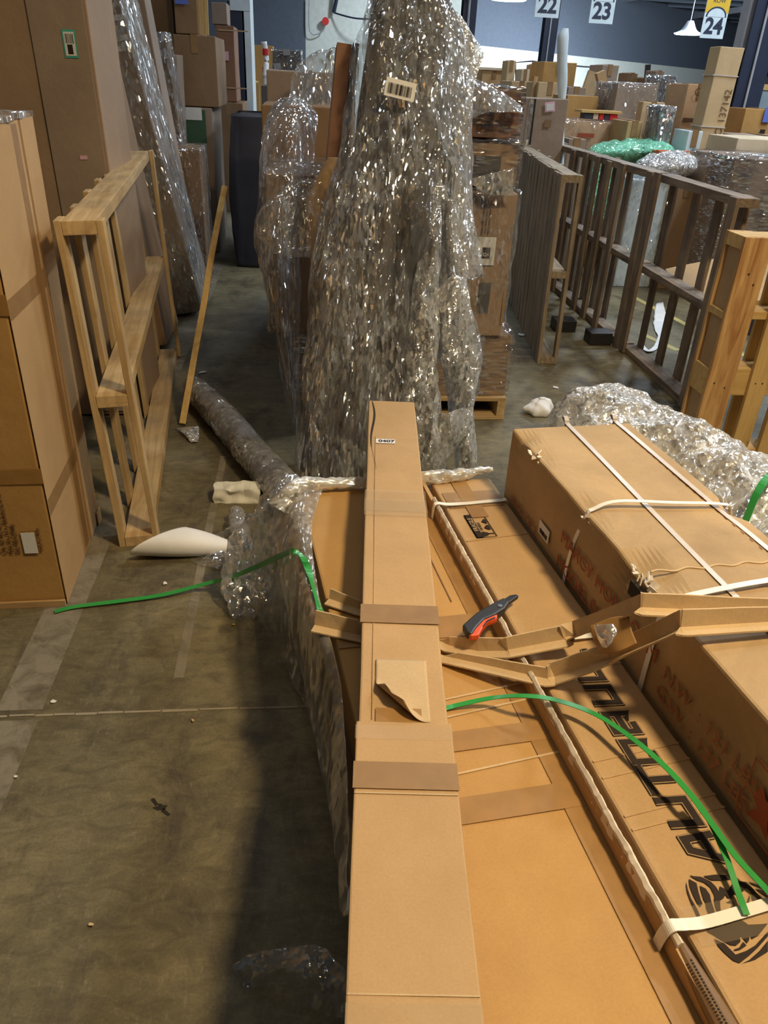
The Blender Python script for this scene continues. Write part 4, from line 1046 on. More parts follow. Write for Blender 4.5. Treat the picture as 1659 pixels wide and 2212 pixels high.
# ================================================================== WOODEN FRAMES (pallets stood on edge)
def crate_frame(label, o, rz, L, h, t, left, right, mat='pine', sh=.038, sw=.085, tilt=0, ends=None, sth=.019, nearmat=None, group=None, zs=None):
    """stringers run along local +Y from the near end; slats stand on both faces (left = -x)"""
    r = empty('pallet_on_edge', o, 0, label, 'pallet', group, rot=(0, tilt, rz))
    rd = random.Random(len(label))
    for z, sh in (zs or ((0, sh), (h/2-sh/2, sh), (h-sh, sh))):
        mesh_obj('stringer', soft_box(-t/2, t/2, 0, L, z, z+sh, .0015, 6, z*10, 6), K[mat+'Y'], r, bevel=.002)
    for sx, lst in ((-1, left), (1, right)):
        for k, (y, w) in enumerate(lst):
            x0 = sx*t/2; x1 = sx*(t/2+sth)
            m = K[(nearmat if (nearmat and k == 0) else mat)+'Z']
            j = rd.uniform(-.008, .006)
            mesh_obj('slat', soft_box(min(x0, x1), max(x0, x1), y, y+w, max(0, j if j > 0 else 0), h+(j if k else 0), .0025, 6, k+sx*5, 5), m, r, bevel=.002)
    return r
# left frame, pine
o0 = onZ(331, 1157, 0)
crate_frame('pale pine pallet standing on edge against the left cartons', (-.555, 2.215, 0), math.radians(5.6), 1.98, 1.03, .09,
            [(0, .08), (.27, .07), (.54, .075), (.81, .07), (1.08, .07), (1.35, .07), (1.62, .07), (1.89, .08)],
            [(0, .050), (1.93, .045)], 'pine', tilt=math.radians(-2.5))
# thin stick in the aisle
a = onZ(393, 916, .008); b = onY(485, 403, 4.05)
o = mesh_obj('wooden_stick', beam_bm(a+Vector((0, 0, .0)), b, .028, .018, (0, 1, 0), amp=.006), K['yellZ'], bevel=.001)
tag(o, 'thin bare wooden stick standing slanted in the aisle beside the pale pallet', 'stick')
# right frames, old grey wood
rA = math.atan2(-(1.60-1.36), 1.98)
crate_frame('old wooden pallet on edge with densely set slats facing the aisle', (1.385, 4.12, 0), rA, 1.95, 1.0, .075,
            [(0+i*.128, .105) for i in range(15)], [(0, .06), (.55, .08), (1.0, .08), (1.45, .08), (1.87, .08)], 'grey', tilt=math.radians(-1))
crate_frame('long dark wooden pallet on edge, far one in the right row', (1.975, 4.42, 0), math.radians(0), 2.25, 1.0, .085,
            [(0, .08), (.42, .07), (.66, .075), (.88, .075), (1.12, .08), (1.40, .08), (1.75, .08), (2.1, .09)],
            [(.22, .07), (.55, .07), (.8, .07), (1.02, .07), (1.3, .08), (1.6, .08), (1.95, .08)], 'old', tilt=math.radians(0))
crate_frame('dark wooden pallet on edge with wide gaps, near one in the right row', (1.955, 3.42, 0), math.radians(-1.2), .97, 1.0, .09,
            [(0, .075), (.90, .07)], [(.10, .07), (.34, .075), (.60, .075), (.90, .06)], 'old')
# frame facing the camera at right
r = crate_frame('tan pallet on edge with a knotty board facing the camera at right', (1.645, 2.92, 0), math.radians(-90), 1.25, .935, .115,
            [(0.0, .10), (.22, .08), (.40, .08), (.62, .08), (.86, .09), (1.14, .09)], [(0.0, .115), (.185, .078), (.315, .078), (.46, .08), (.62, .08), (.80, .08), (1.0, .10)], 'yell', sth=.02, nearmat='knot',
            zs=((.0, .05), (.30, .115), (.62, .03), (.885, .05)))
mesh_obj('end_panel', box_bm(-.050, .050, .012, .02, .05, .885), K['kraft'], r)
for k, (x_, z_) in enumerate(((.03, .36), (.08, .34), (.21, .36), (.24, .36), (.34, .36), (.37, .36), (.05, .80), (.08, .76))):
    mesh_obj('nail_head', loft_bm([(.078, x_, z_, 0, .004, 0, 0, 0, .004), (.0795, x_, z_, 0, .003, 0, 0, 0, .003)], 10, 1, 0), K['hole'], r)
# small rubber blocks under the frames, junk between
for k, (px, lb) in enumerate(((1215, 'left'), (1290, 'right'))):
    c = onZ(px, (712, 740)[k], 0)
    tag(mesh_obj('rubber_block', soft_box(c.x-.07, c.x+.07, c.y-.06, c.y+.06, 0, .075, .003, 3, k), K['black'], bevel=.004), '%s one of two small black blocks on floor between the wooden pallets' % lb, 'block')
c = onZ(1560, 560, .0)
# cardboard lying inside the near right frame
o = mesh_obj('flattened_carton', soft_box(-.24, .24, -.36, .36, 0, .02, .008, 10, 3, 5), K['kraft']); o.rotation_euler = (math.radians(4), math.radians(-14), math.radians(-6)); o.location = (2.27, 3.95, .52)
tag(o, 'flattened brown carton leaning through the gap of the near dark pallet', 'cardboard sheet')
o['label'] = 'flattened brown carton lying behind the middle rail of the dark pallet'

# ================================================================== LEFT SIDE
lbx = carton('large brown carton with shipping text and barcode at left edge', (-.955, 2.135, 0), (.47, .50, 1.27), 'kraft_gold', math.radians(2.6), tapes=False, amp=.003)
bpy.context.view_layer.update()
Lm = lbx.matrix_world
def lf(x, z): return Lm @ Vector((x, -.2535, z))       # front face
def lr(y, z): return Lm @ Vector((.2385, y, z))        # right face
fx, fz = Lm.to_3x3() @ Vector((1, 0, 0)), Vector((0, 0, 1)); rxd = Lm.to_3x3() @ Vector((0, 1, 0))
patch('packing_tape', .13, .045, K['tape_kraft'], lf(.11, .405), fx, fz, lbx)
patch('packing_tape', .13, .050, K['tape_kraft'], lf(.11, .86), fx, fz, lbx)
o = mesh_obj('packing_tape', box_bm(0, .0012, 0, .052, 0, .0), K['tape']); 
bpy.data.objects.remove(o)
for zz in (.30, .845):
    patch('packing_tape', .50, .050, K['tape'], lr(-.25, zz), rxd, fz, lbx)
patch('packing_tape', .050, 1.24, K['tape'], lr(.03, .015), rxd, fz, lbx)
patch('flap_seam', .003, 1.26, K['kraft_dark'], lr(.10, .005), rxd, fz, lbx, .0014)
patch('side_flap', .13, 1.255, K['kraft'], lr(.11, .008), rxd, fz, lbx, .0028)
patch('lit_side_skin', .36, 1.262, K['kraft'], lr(-.252, .004), rxd, fz, lbx, .0006)  # paler kraft, here and on the flap, paints the stronger light on this face
rd_, ud_ = Vector((0, 0, 1)), -fx                          # text turned so it reads upward
for k, tx in enumerate(('MODEL NO.:', 'QTY: 1 PC', 'G.W.: 92.7 lbs (42.05 kg)', 'MEAS: 50 x 19.1 x 18.6 inch (127 x 48.4 x 47.3 cm)', 'SKU: VBK-GYP448')):
    text('printed_text', tx, .0180, K['brownink'], lf(.072+.0175*k, .185), rd_, ud_, lbx, sx=.68)
text('printed_text', 'MADE IN CHINA', .0105, K['brownink'], lf(.203, .190), rd_, ud_, lbx)
ws = patch('barcode_label', .068, .036, K['label'], lf(.188, .185), rd_, ud_, lbx)
barcode(.050, .016, K['ink'], lf(.180, .194), rd_, ud_, ws, 22, 6)
o = mesh_obj('print_border', poly_bm(ring(0, 0, .075, .040, .0012), .0002), K['brownink']); keep(o, frame(lf(.1915, .182), rd_, ud_), lbx)
patch('bottom_flap_fold', .47, .020, K['kraft'], lf(-.235, .001), fx, fz, lbx, .008)
patch('flap_corner', .05, .05, K['kraft_light'], Lm @ Vector((.245, .20, .001)), rxd, (0, 0, 1), lbx, .004)
mesh_obj('top_film', soft_box(-.24, .24, -.255, .255, 1.262, 1.276, .006, 14, 2, 20), K['film_milky'], lbx, smooth=True)

def lean_carton(label, px_low, px_top, Y, w, dep, mat, hgt=None, name='cardboard_box', cat='box', wrap=None, tapes=True, tape_m='tape', extras=None, z_base=0.0):
    a = onY(px_low[0], px_low[1], Y); b = onY(px_top[0], px_top[1], Y)
    d = (b-a); ang = math.atan2(d.x, d.z)               # lean (negative = to the left)
    base = a-d*((a.z-z_base)/d.z)                              # where the right edge meets the floor
    H = hgt if hgt else (b.z-z_base)/math.cos(ang)
    lift = (w*math.sin(-ang) if ang < 0 else 0)
    r = empty(name, (base.x, Y, z_base), 0, label, cat, None, rot=(0, ang, 0))
    base2 = base+Vector((math.sin(ang), 0, math.cos(ang)))*lift; r.location = (base2.x, Y, base2.z)
    H2 = H-lift
    sd = sum(map(ord, label)) % 91
    mesh_obj('body', soft_box(-w, 0, 0, dep, 0, H2, .004, 6, sd), K[mat], r, bevel=.005)
    if tapes:
        bm = box_bm(-w*.5-.025, -w*.5+.025, -.0055, .01, H2*.0+.01, H2*.92)
        mesh_obj('packing_tape', bm, K[tape_m], r)
    if wrap: mesh_obj('stretch_wrap', soft_box(-w-.008, .008, -.010, dep, .002, H2+.01, .008, 24, sd, 14), K[wrap], r, smooth=True)
    return r, H2, ang
# tall brown carton behind the left one
r, H2, an = lean_carton('tall brown carton with teal framed barcode behind the left edge carton', (232, 330), (185, 0), 3.32, .62, .45, 'kraft_mid', 1.95, tapes=False)
patch('light_side_strip', .16, H2*.985, K['kraft'], r.matrix_world @ Vector((0, 0, 0)), (1, 0, 0), (0, 0, 1), None) if False else None
bpy.context.view_layer.update(); RM = r.matrix_world.copy(); rx3 = RM.to_3x3()
def rl(x, z, y=-.006): return RM @ Vector((x, y, z))
ex, ez = rx3 @ Vector((1, 0, 0)), rx3 @ Vector((0, 0, 1))
mesh_obj('flap_panel', box_bm(-.205, -.012, -.009, -.003, .02, H2-.02), K['kraft_grey'], r)
# teal sticker
tl = onY(140, 125, 3.30); q = RM.inverted() @ tl
ts = patch('teal_sticker', .047, .088, K['teal'], rl(q.x, q.z, -.011), ex, ez, r); patch('barcode_sticker', .037, .074, K['label'], rl(q.x+.005, q.z+.007, -.0125), ex, ez, ts); patch('black_code', .018, .03, K['ink'], rl(q.x+.014, q.z+.012, -.0135), ex, ez, ts)
barcode(.03, .03, K['ink'], rl(q.x+.009, q.z+.045, -.0135), ex, ez, ts, 9)
tl = onY(172, 345, 3.30); q = RM.inverted() @ tl
patch('pink_sticker', .028, .014, K['pink'], rl(q.x, q.z, -.011), ex, rx3 @ Vector((.3, 0, 1)), r)
r, H2, an = lean_carton('dark brown carton with house icon standing behind the teal stickered one', (262, 330), (205, 90), 4.25, .30, .45, 'kraft_dark', 1.55, tapes=False)
# glossy film wrapped leaning panel
r, H2, an = lean_carton('wide grey film wrapped panel with white printing leaning left', (345, 330), (262, 15), 4.95, .24, .55, 'kraft_grey', 2.0, 'wrapped_mirror_box', 'box', 'film_milky', False)
bpy.context.view_layer.update(); RM = r.matrix_world.copy(); rx3 = RM.to_3x3(); ex, ez = rx3 @ Vector((1, 0, 0)), rx3 @ Vector((0, 0, 1))
rd = random.Random(3)
for j, wl in enumerate((.16, .10, .15, .12)):
    p = onY(215+j*5, 50+j*22, 4.93); q = RM.inverted() @ p
    patch('white_print', wl, .026, K['label'], RM @ Vector((q.x-.02, -.008, q.z)), ex, ez, r)
patch('blue_tape', .15, .05, K['tape_grey'], RM @ Vector((-.20, -.008, .78)), ex, rx3 @ Vector((.25, 0, 1)), r)
lean_carton('long slim pale board leaning beside the film wrapped panel', (375, 330), (312, 0), 5.6, .10, .24, 'kraft_grey', 2.1, 'leaning_board', 'board', tapes=False)
lean_carton('slim dark board with glossy edge standing in left row', (390, 300), (355, 72), 6.3, .11, .3, 'kraft_dark', None, 'leaning_board', 'board', 'film_milky', False)
lean_carton('narrow brown board standing just right of the glossy edged one', (392, 300), (383, 118), 6.6, .12, .3, 'kraft_grey', None, 'leaning_board', 'board', None, False)
def rect_carton(label, xl, xr, yt, yb, Y, dep, mat, z0=None, **k):
    """carton whose front face spans these image columns at distance Y; z0 = height it stands on"""
    ym = (yt+yb)/2
    a = onY(xl, ym, Y); b = onY(xr, ym, Y); zt = onY((xl+xr)/2, yt, Y).z
    z0 = 0.0 if z0 is None else z0
    return carton(label, ((a.x+b.x)/2, Y+dep/2, z0), (b.x-a.x, dep, max(.03, zt-z0)), mat, **k)
def ztop(xl, xr, yt, Y): return onY((xl+xr)/2, yt, Y).z
# stack in the left row
rect_carton('film topped brown carton low in the left row behind leaning boards', 378, 440, 322, 600, 5.9, .36, 'kraft_dark', wrap='film')
zt = ztop(385, 458, 232, 7.0)
g_ = rect_carton('brown carton with green window and white label under a bigger one', 388, 460, 232, 330, 7.0, .8, 'kraft_grey', tapes=False)
p = onY(392, 290, 6.99); patch('green_panel', .20, .24, K['greencloth'], p+Vector((0, -.004, -.06)), (1, 0, 0), (0, 0, 1), g_)
p = onY(393, 258, 6.985); patch('white_label', .16, .09, K['label'], p+Vector((0, -.003, 0)), (1, 0, 0), (0, 0, 1), g_)
g_ = rect_carton('large plain brown carton stacked high in the left row', 378, 468, 76, 205, 7.0, .8, 'kraft_dark', z0=zt+.006)
zt3 = ztop(378, 468, 76, 7.0)
g_ = rect_carton('tall dark brown carton at very top of the left row', 322, 372, -60, 75, 7.3, .6, 'kraft_dark', z0=0, tapes=False)
g_ = rect_carton('upper carton with blue paper label on the high left stack', 375, 425, -60, 75, 7.05, .6, 'kraft_dark', z0=zt3+.006, tapes=False)
p = onY(378, 8, 7.03); patch('blue_paper', .10, .05, K['blue_label'], p, (1, 0, 0), (0, 0, 1), g_)
for k, xx in enumerate((428, 438, 447)):
    a = onY(xx, 74, 7.1); b = onY(xx-4, -40, 7.1)
    o = mesh_obj('wooden_lath', beam_bm(Vector((a.x, 7.1, zt3+.006)), b, .03, .02, (0, 1, 0)), K['yellZ']); tag(o, ('left', 'middle', 'right')[k]+' of three pale wooden laths on top of the high left carton', 'lath', 'laths on the left stack')
zt = ztop(470, 525, 222, 9.2)
g_ = rect_carton('dark brown carton with clear tape strip farther down the left aisle', 468, 528, 222, 420, 9.2, .8, 'kraft_dark', tape_m='tape_clear')
g_ = rect_carton('reddish carton banded with straps on the farther left stack', 470, 508, 55, 220, 9.3, .6, 'kraft_red', z0=zt+.006, tapes=False)
z2 = ztop(470, 508, 55, 9.3)
p = onY(480, 130, 9.29); patch('pink_sticker', .07, .08, K['pink'], p+Vector((0, -.005, 0)), (1, 0, 0), (0, 0, 1), g_)
for yy in (66, 190):
    p = onY(471, yy, 9.29); patch('strap', .30, .012, K['kraft_light'], p+Vector((0, -.005, 0)), (1, 0, 0), (0, 0, 1), g_)
rect_carton('small square carton topping the farther left stack', 457, 490, 5, 53, 9.3, .4, 'kraft_grey', z0=z2+.006, tapes=False)
nv = rect_carton('tall navy cabinet with pale edge at end of the left row', 500, 530, 2, 415, 10.2, .7, 'navy', tapes=False, name='metal_cabinet', cat='cabinet')
a = onY(531, 200, 10.2); mesh_obj('pale_edge', box_bm(.10, .17, -.36, .3, 0, 2.25), K['signwhite'], nv)
a = onY(500, 18, 10.18); p = patch('white_plate', .22, .14, K['signwhite'], onY(497, 22, 10.19)+Vector((0, -.005, 0)), (1, 0, 0), (0, 0, 1), nv)
crate_frame('distant pale pallet on edge at far end of the left aisle', (-.62, 11.2, 0), math.radians(3), 1.6, 1.25, .10, [(i*.25, .08) for i in range(7)], [(i*.22, .07) for i in range(8)], 'yell')
rect_carton('narrow brown carton above the distant pale pallet', 541, 562, 150, 215, 14.4, .5, 'kraft_light', tapes=False)
# dark shrouded stack right of aisle
ds = loft_bm([(-.33, 6.9, 0, .23, 0, 0, 0, .5, 0), (-.34, 6.9, .5, .24, 0, 0, 0, .5, 0), (-.33, 6.9, 1.04, .22, 0, 0, 0, .47, 0), (-.33, 6.9, 1.07, .215, 0, 0, 0, .46, 0), (-.33, 6.9, 1.08, .19, 0, 0, 0, .44, 0)], 90, 10, .03, 5, (1, 1, .4), power=9, crump=.004, cf=22)
o = mesh_obj('shrouded_stack', ds, K['darkbox'], smooth=True); tag(o, 'dark shrouded stack standing on the right side of the far aisle', 'stack')
bx = rect_carton('grey carton on top of the dark shrouded stack', 565, 604, 186, 232, 7.0, .5, 'grey_board', z0=1.09, tapes=False)
bx2 = rect_carton('tilted dark grey carton with pale tape squares above the aisle', 590, 650, 110, 185, 7.6, .6, 'grey_board', z0=0, tape_m='tape_grey', tape_dir='x', wrap='film')
for k, (a_, b_) in enumerate(((592, 150), (612, 120), (600, 172), (625, 178))):
    patch('pale_tape', .06, .045, K['tape_grey'], onY(a_, b_, 7.575), (1, 0, .1), (-.1, 0, 1), bx2)
rect_carton('golden carton far down the aisle behind red and white tape', 548, 590, 98, 165, 13.3, .6, 'kraft_gold', tapes=False)
rt = tube_bm([onY(570, 90, 9.5), onY(575, 130, 9.5), onY(573, 168, 9.4)], .03, 10, 6); o = mesh_obj('barrier_post', rt, K['label'], smooth=True)
tag(o, 'thin white post with red bands far down the aisle', 'post')
for yy in (112, 152):
    q = tube_bm([onY(573.5, yy-7, 9.5), onY(574, yy+7, 9.5)], .033, 10, 1); p_ = mesh_obj('red_band', q, K['red']); keep(p_, Matrix.Identity(4), o)
b_ = tube_bm([(onY(573, 168, 9.4)), Vector((onY(573, 168, 9.4).x, 9.4, .5)), Vector((onY(573, 168, 9.4).x, 9.4, 0))], .03, 10, 4); p_ = mesh_obj('lower_post', b_, K['label']); keep(p_, Matrix.Identity(4), o)

# ------------------------------------------------------------------ loose things on the left floor
roll = tube_bm([onZ(418, 838, .065), onZ(470, 890, .065), onZ(530, 960, .065), onZ(590, 1030, .065), onZ(622, 1062, .07)], .062, 28, 12, .003, 14, rads=[.050, .060, .060, .062, .058])
rl_ = mesh_obj('wrapped_roll', roll, K['grey_board'], smooth=True); tag(rl_, 'long grey roll in film lying on the aisle floor', 'roll')
rw = tube_bm([onZ(416, 836, .065), onZ(470, 890, .065), onZ(530, 960, .065), onZ(590, 1030, .065), onZ(624, 1064, .07)], .068, 40, 20, .006, 16, rads=[.056, .067, .067, .069, .068])
o = mesh_obj('film_wrapping', rw, K['rollfilm'], smooth=True); keep(o, Matrix.Identity(4), rl_)
# white paper cone
a = onZ(345, 1168, .05); b = onZ(470, 1182, .032); c = onZ(528, 1184, .016)
bm = bmesh.new(); rings = []
ax = (c-a).normalized(); s_ = Vector((0, 0, 1)).cross(ax).normalized(); u_ = ax.cross(s_)
for i in range(30):
    t = i/29; p = a+(c-a)*t; rr = .052*(1-t)+.006+.012*math.sin(math.pi*t)
    ring_ = []
    for k in range(29):
        th = 2*math.pi*(k/28)*1.05-.2
        st_ = -.085*math.cos(th+2.6)*(1-t)**2
        rr2 = rr*(1+.06*k/28)
        q = p+ax*st_+s_*math.cos(th)*rr2+u_*math.sin(th)*rr2*.85
        q.z = max(q.z, .003); ring_.append(bm.verts.new(q))
    rings.append(ring_)
for i in range(29):
    for k in range(28): bm.faces.new((rings[i][k], rings[i][k+1], rings[i+1][k+1], rings[i+1][k]))
pc = mesh_obj('paper_cone', bm, K['paper'], smooth=True); s2 = pc.modifiers.new('t', 'SOLIDIFY'); s2.thickness = .0008
tag(pc, 'white sheet rolled to a cone on the floor by the pale pallet foot', 'paper')
# foam block
fb = onZ(512, 1062, .03)
bm = soft_box(-.085, .085, -.035, .035, 0, .055, .010, 14, 3, 28); o = mesh_obj('foam_block', bm, K['foam'], bevel=.004)
o.location = (fb.x, fb.y, 0); o.rotation_euler = (0, 0, math.radians(-1)); tag(o, 'white crumbly foam block lying on the floor beside the wrapped roll', 'foam')
o = sheet('bubble_scrap', [[onZ(378, 925, .006), onZ(395, 935, .02), onZ(412, 956, .006)], [onZ(402, 922, .03), onZ(410, 938, .025), onZ(422, 955, .008)], [onZ(430, 920, .02), onZ(430, 938, .012), onZ(427, 955, .005)]], K['bubble'], sub=8, amp=.004, f=20)
tag(o, 'small grey bubble wrap scrap by the foot of the thin stick', 'bubble wrap')
def flake(px, py, s, mat, label, sd, cat='scrap', grp='paper flakes on the floor'):
    rd = random.Random(sd); p = onZ(px, py, 0)
    pts = [(s*(.6+.5*rd.random())*math.cos(t), s*(.35+.5*rd.random())*math.sin(t)) for t in np.linspace(0, 5.4, 7)]
    bm = poly_bm([pts], 0); 
    for v in bm.verts: v.co.z = .003+.004*rd.random()
    o = mesh_obj('paper_flake', bm, K[mat]); s_ = o.modifiers.new('t', 'SOLIDIFY'); s_.thickness = .0012
    o.location = (p.x, p.y, 0); o.rotation_euler = (0, 0, rd.random()*3); tag(o, label, cat, grp)
flake(357, 1262, .012, 'paper', 'white paper flake on the dirty floor above the green strap', 1)
flake(116, 1518, .008, 'paper', 'tiny white flake lying at the crossing of joint and worn floor line', 2)
flake(35, 1680, .006, 'paper', 'tiny white flake near the left edge of the floor', 3)
flake(417, 1558, .007, 'kraft_light', 'tiny tan chip just below the floor joint', 4)
flake(437, 806, .025, 'paper', 'pale flake on the aisle floor right of the thin stick', 5)
flake(403, 825, .02, 'kraft_light', 'small tan chip near the far foot of the pale pallet', 6)
flake(197, 2000, .007, 'kraft_light', 'tiny tan chip low on the bare floor', 7)
flake(505, 1351, .006, 'yellow', 'tiny yellow chip on the floor left of the pile', 8)
flake(1200, 838, .02, 'paper', 'little white flake on floor in front of the bubble wrap heap', 9)
flake(1125, 724, .03, 'paper', 'small white flake beside the dense slatted pallet foot', 10)
p = onZ(1162, 880, .03)
bm = loft_bm([(p.x, p.y, .002, .05, 0, 0, 0, .03, 0), (p.x, p.y, .03, .055, 0, 0, 0, .035, 0), (p.x+.01, p.y, .065, .03, 0, 0, 0, .02, 0), (p.x+.01, p.y, .08, .008, 0, 0, 0, .006, 0)], 40, 10, .030, 16, ridge=.014, rf=30)
tag(mesh_obj('crumpled_tissue', bm, K['paper'], smooth=True), 'crumpled white tissue on the floor left of the bubble wrap heap', 'tissue')

# ------------------------------------------------------------------ bubble wrap heap at the right of the load
hs = []
for (v, uc, ru, zc, rz_) in ((2.28, 1.24, .03, .18, .05), (2.24, 1.24, .12, .25, .21), (2.14, 1.22, .19, .295, .255), (2.0, 1.22, .225, .305, .26), (1.88, 1.22, .225, .31, .265), (1.79, 1.26, .19, .315, .27), (1.70, 1.315, .155, .32, .275), (1.5, 1.32, .150, .32, .275), (1.36, 1.32, .15, .315, .27), (1.22, 1.315, .145, .31, .265), (1.05, 1.30, .14, .30, .26), (.88, 1.29, .13, .29, .25), (.80, 1.28, .03, .25, .1)):
    c = W(uc, v, zc); a = PU*ru
    hs.append((c.x, c.y, zc, a.x, a.y, 0, 0, 0, rz_))
bm = loft_bm(hs, 170, 22, .030, 6, (1, 1, 1), power=2.3, ridge=.012, rf=16, crump=.005, cf=38)
o = mesh_obj('bubble_wrap_heap', bm, K['bubble_heap'], smooth=True); tag(o, 'big silvery heap of crumpled bubble wrap behind the strapped carton', 'bubble wrap')
g4 = ribbon_bm([W(1.40, 1.44, .30), W(1.395, 1.42, .44), W(1.36, 1.40, .56), W(1.30, 1.37, .625), W(1.24, 1.34, .64), W(1.19, 1.31, .615), W(1.155, 1.28, .55)], .020, .0015, 8, side=PV)
tag(mesh_obj('green_strap', g4, K['green']), 'bright green strap looped over the bubble wrap heap', 'strap')

# ================================================================== RIGHT BACKGROUND
t_ = rect_carton('tall brown carton with pink sticker right of the wrapped stack', 1112, 1216, 212, 400, 6.15, .30, 'kraft_grey', tapes=False)
mesh_obj('dark_flap_seam', box_bm(-.075, -.062, -.158, -.15, 0, 1.3), K['hole'], t_)
mesh_obj('clear_tape', box_bm(-.115, -.075, -.158, -.15, .45, 1.3), K['film_milky'], t_)
q = patch('pink_sticker', .075, .065, K['pink'], onY(1177, 243, 6.133), (1, 0, .15), (-.15, 0, 1), t_); patch('white_label', .055, .045, K['label'], onY(1180, 240, 6.130), (1, 0, .15), (-.15, 0, 1), t_)
patch('smudge', .05, .05, K['kraft_dark'], onY(1175, 275, 6.137), (1, 0, 0), (0, 0, 1), t_)
# white wrapped pole
r = empty('wrapped_pole', (1.83, 6.3, 0), 0, 'slim white film wrapped pole beside the pink stickered carton', 'pole')
ps = [bsec(1203, 1213, 420, 6.3, .03), bsec(1205, 1217, 320, 6.3, .03), bsec(1207, 1219, 240, 6.3, .03), bsec(1204, 1226, 180, 6.3, .035), bsec(1204, 1226, 120, 6.3, .035), bsec(1205, 1228, 80, 6.3, .03), bsec(1216, 1228, 61, 6.3, .008)]
ps = [(ps[0][0]-.02, 6.3, 0, .025, 0, 0, 0, .025, 0)]+ps
o = mesh_obj('white_film', loft_bm(ps, 30, 8, .006, 9), K['signwhite'], smooth=True); keep(o, Matrix.Identity(4), r)
# green bubble wrap and goods right behind the frames
def heap(label, xl, xr, yt, yb, Y, dep, mat, z0, name='bubble_wrap_heap', cat='bubble wrap', amp=.03, ridge=.0, sd=0):
    a = onY(xl, (yt+yb)/2, Y); b = onY(xr, (yt+yb)/2, Y); zt = ztop(xl, xr, yt, Y); L = b.x-a.x; hh = (zt-z0)
    S = []
    for t, f in ((0, .15), (.08, .6), (.3, .85), (.55, 1), (.8, .95), (.95, .6), (1, .15)):
        S.append((a.x+L*t, Y, z0+hh*f/2, 0, dep*f, 0, 0, 0, hh*f/2))
    o = mesh_obj(name, loft_bm(S, 44, 10, amp, 9, (1, 1, 1), ridge=ridge), K[mat], smooth=True); return tag(o, label, cat)
def table_stack(label, xl, xr, yt, Y, dep, mat, **k): return rect_carton(label, xl, xr, yt, 500, Y, dep, mat, **k)
ga = onY(1270, 350, 7.0).x; gb = onY(1415, 350, 7.0).x; gz = onY(1360, 352, 7.0).z
carton('low wide brown carton behind the far dark pallet holding green bubble wrap', ((ga+gb)/2, 7.1, 0), (gb-ga, .5, gz), 'kraft_dark')
heap('mint green bubble wrap heap behind the dark pallets', 1268, 1462, 300, 350, 7.05, .25, 'green_bubble', gz+.01)
tag(mesh_obj('green_film_sheet', sheet_bm([[onY(1262, 336, 6.6), onY(1264, 430, 6.6)], [onY(1300, 341, 6.6), onY(1296, 480, 6.6)], [onY(1345, 346, 6.6), onY(1330, 450, 6.6)]], 8, .01), K['green_bubble'], smooth=True), 'mint green film hanging behind slats of the far dark pallet', 'plastic film')
bz = onY(1440, 388, 6.0).z
wb = rect_carton('pale wrapped carton glimpsed as white slits behind the far dark pallet', 1352, 1432, 388, 560, 6.05, .35, 'signwhite', tapes=False, wrap='film')
rect_carton('medium brown carton under the clear bag behind the dark pallets', 1440, 1503, 390, 560, 6.0, .4, 'kraft_dark', tape_m='tape_dark')
heap('clear bubble wrap bag lying above the dark pallets', 1378, 1500, 328, 388, 6.18, .20, 'bubble_heap', bz+.015, 'bubble_wrap_bag', 'bubble wrap', .02, .01)
rt_ = rect_carton('small carton with orange red tape behind the clear bag', 1432, 1502, 330, 352, 6.52, .25, 'kraft', tape_m='orange', tape_dir='x')
rect_carton('open brown carton between the clear bag and the cream tray', 1508, 1538, 360, 520, 5.95, .3, 'kraft_grey')
carton('very dark crate low behind the near dark pallet', (2.95, 4.9, 0), (.30, .30, .30), 'darkbox', tapes=False, name='plastic_crate', cat='crate')
cr = rect_carton('grey film wrapped pallet load at right edge behind the dark pallets', 1562, 1740, 345, 560, 5.6, .7, 'kraft_grey', tapes=False, wrap='film_h')
rect_carton('slanting cream cardboard tray at right edge above the wrapped load', 1588, 1760, 302, 345, 6.35, .5, 'kraft_cream', tapes=False)
heap('crumpled clear and blue film on the grey wrapped pallet load', 1590, 1660, 336, 352, 5.85, .14, 'film_milky', ztop(1562, 1740, 345, 5.6)+.02, 'film_lump', 'plastic film', .012)
# tall tan post carton before the column
r, H2, an = lean_carton('tall square tan carton standing before the dark numbered column', (1549, 340), (1609, 104), 6.95, .205, .19, 'kraft_light', None, tapes=False)
for fz_ in (.30, .47, .66, .88):
    mesh_obj('strap', box_bm(-.218, .003, -.008, .193, H2*fz_, H2*fz_+.008), K['strap_grey'], r)
bpy.context.view_layer.update(); RM = r.matrix_world.copy(); ex, ez = RM.to_3x3() @ Vector((1, 0, 0)), RM.to_3x3() @ Vector((0, 0, 1))
text('printed_text', 'PO 137142', .085, K['brownink'], RM @ Vector((-.02, -.0075, H2*.60)), ez, -ex, r)

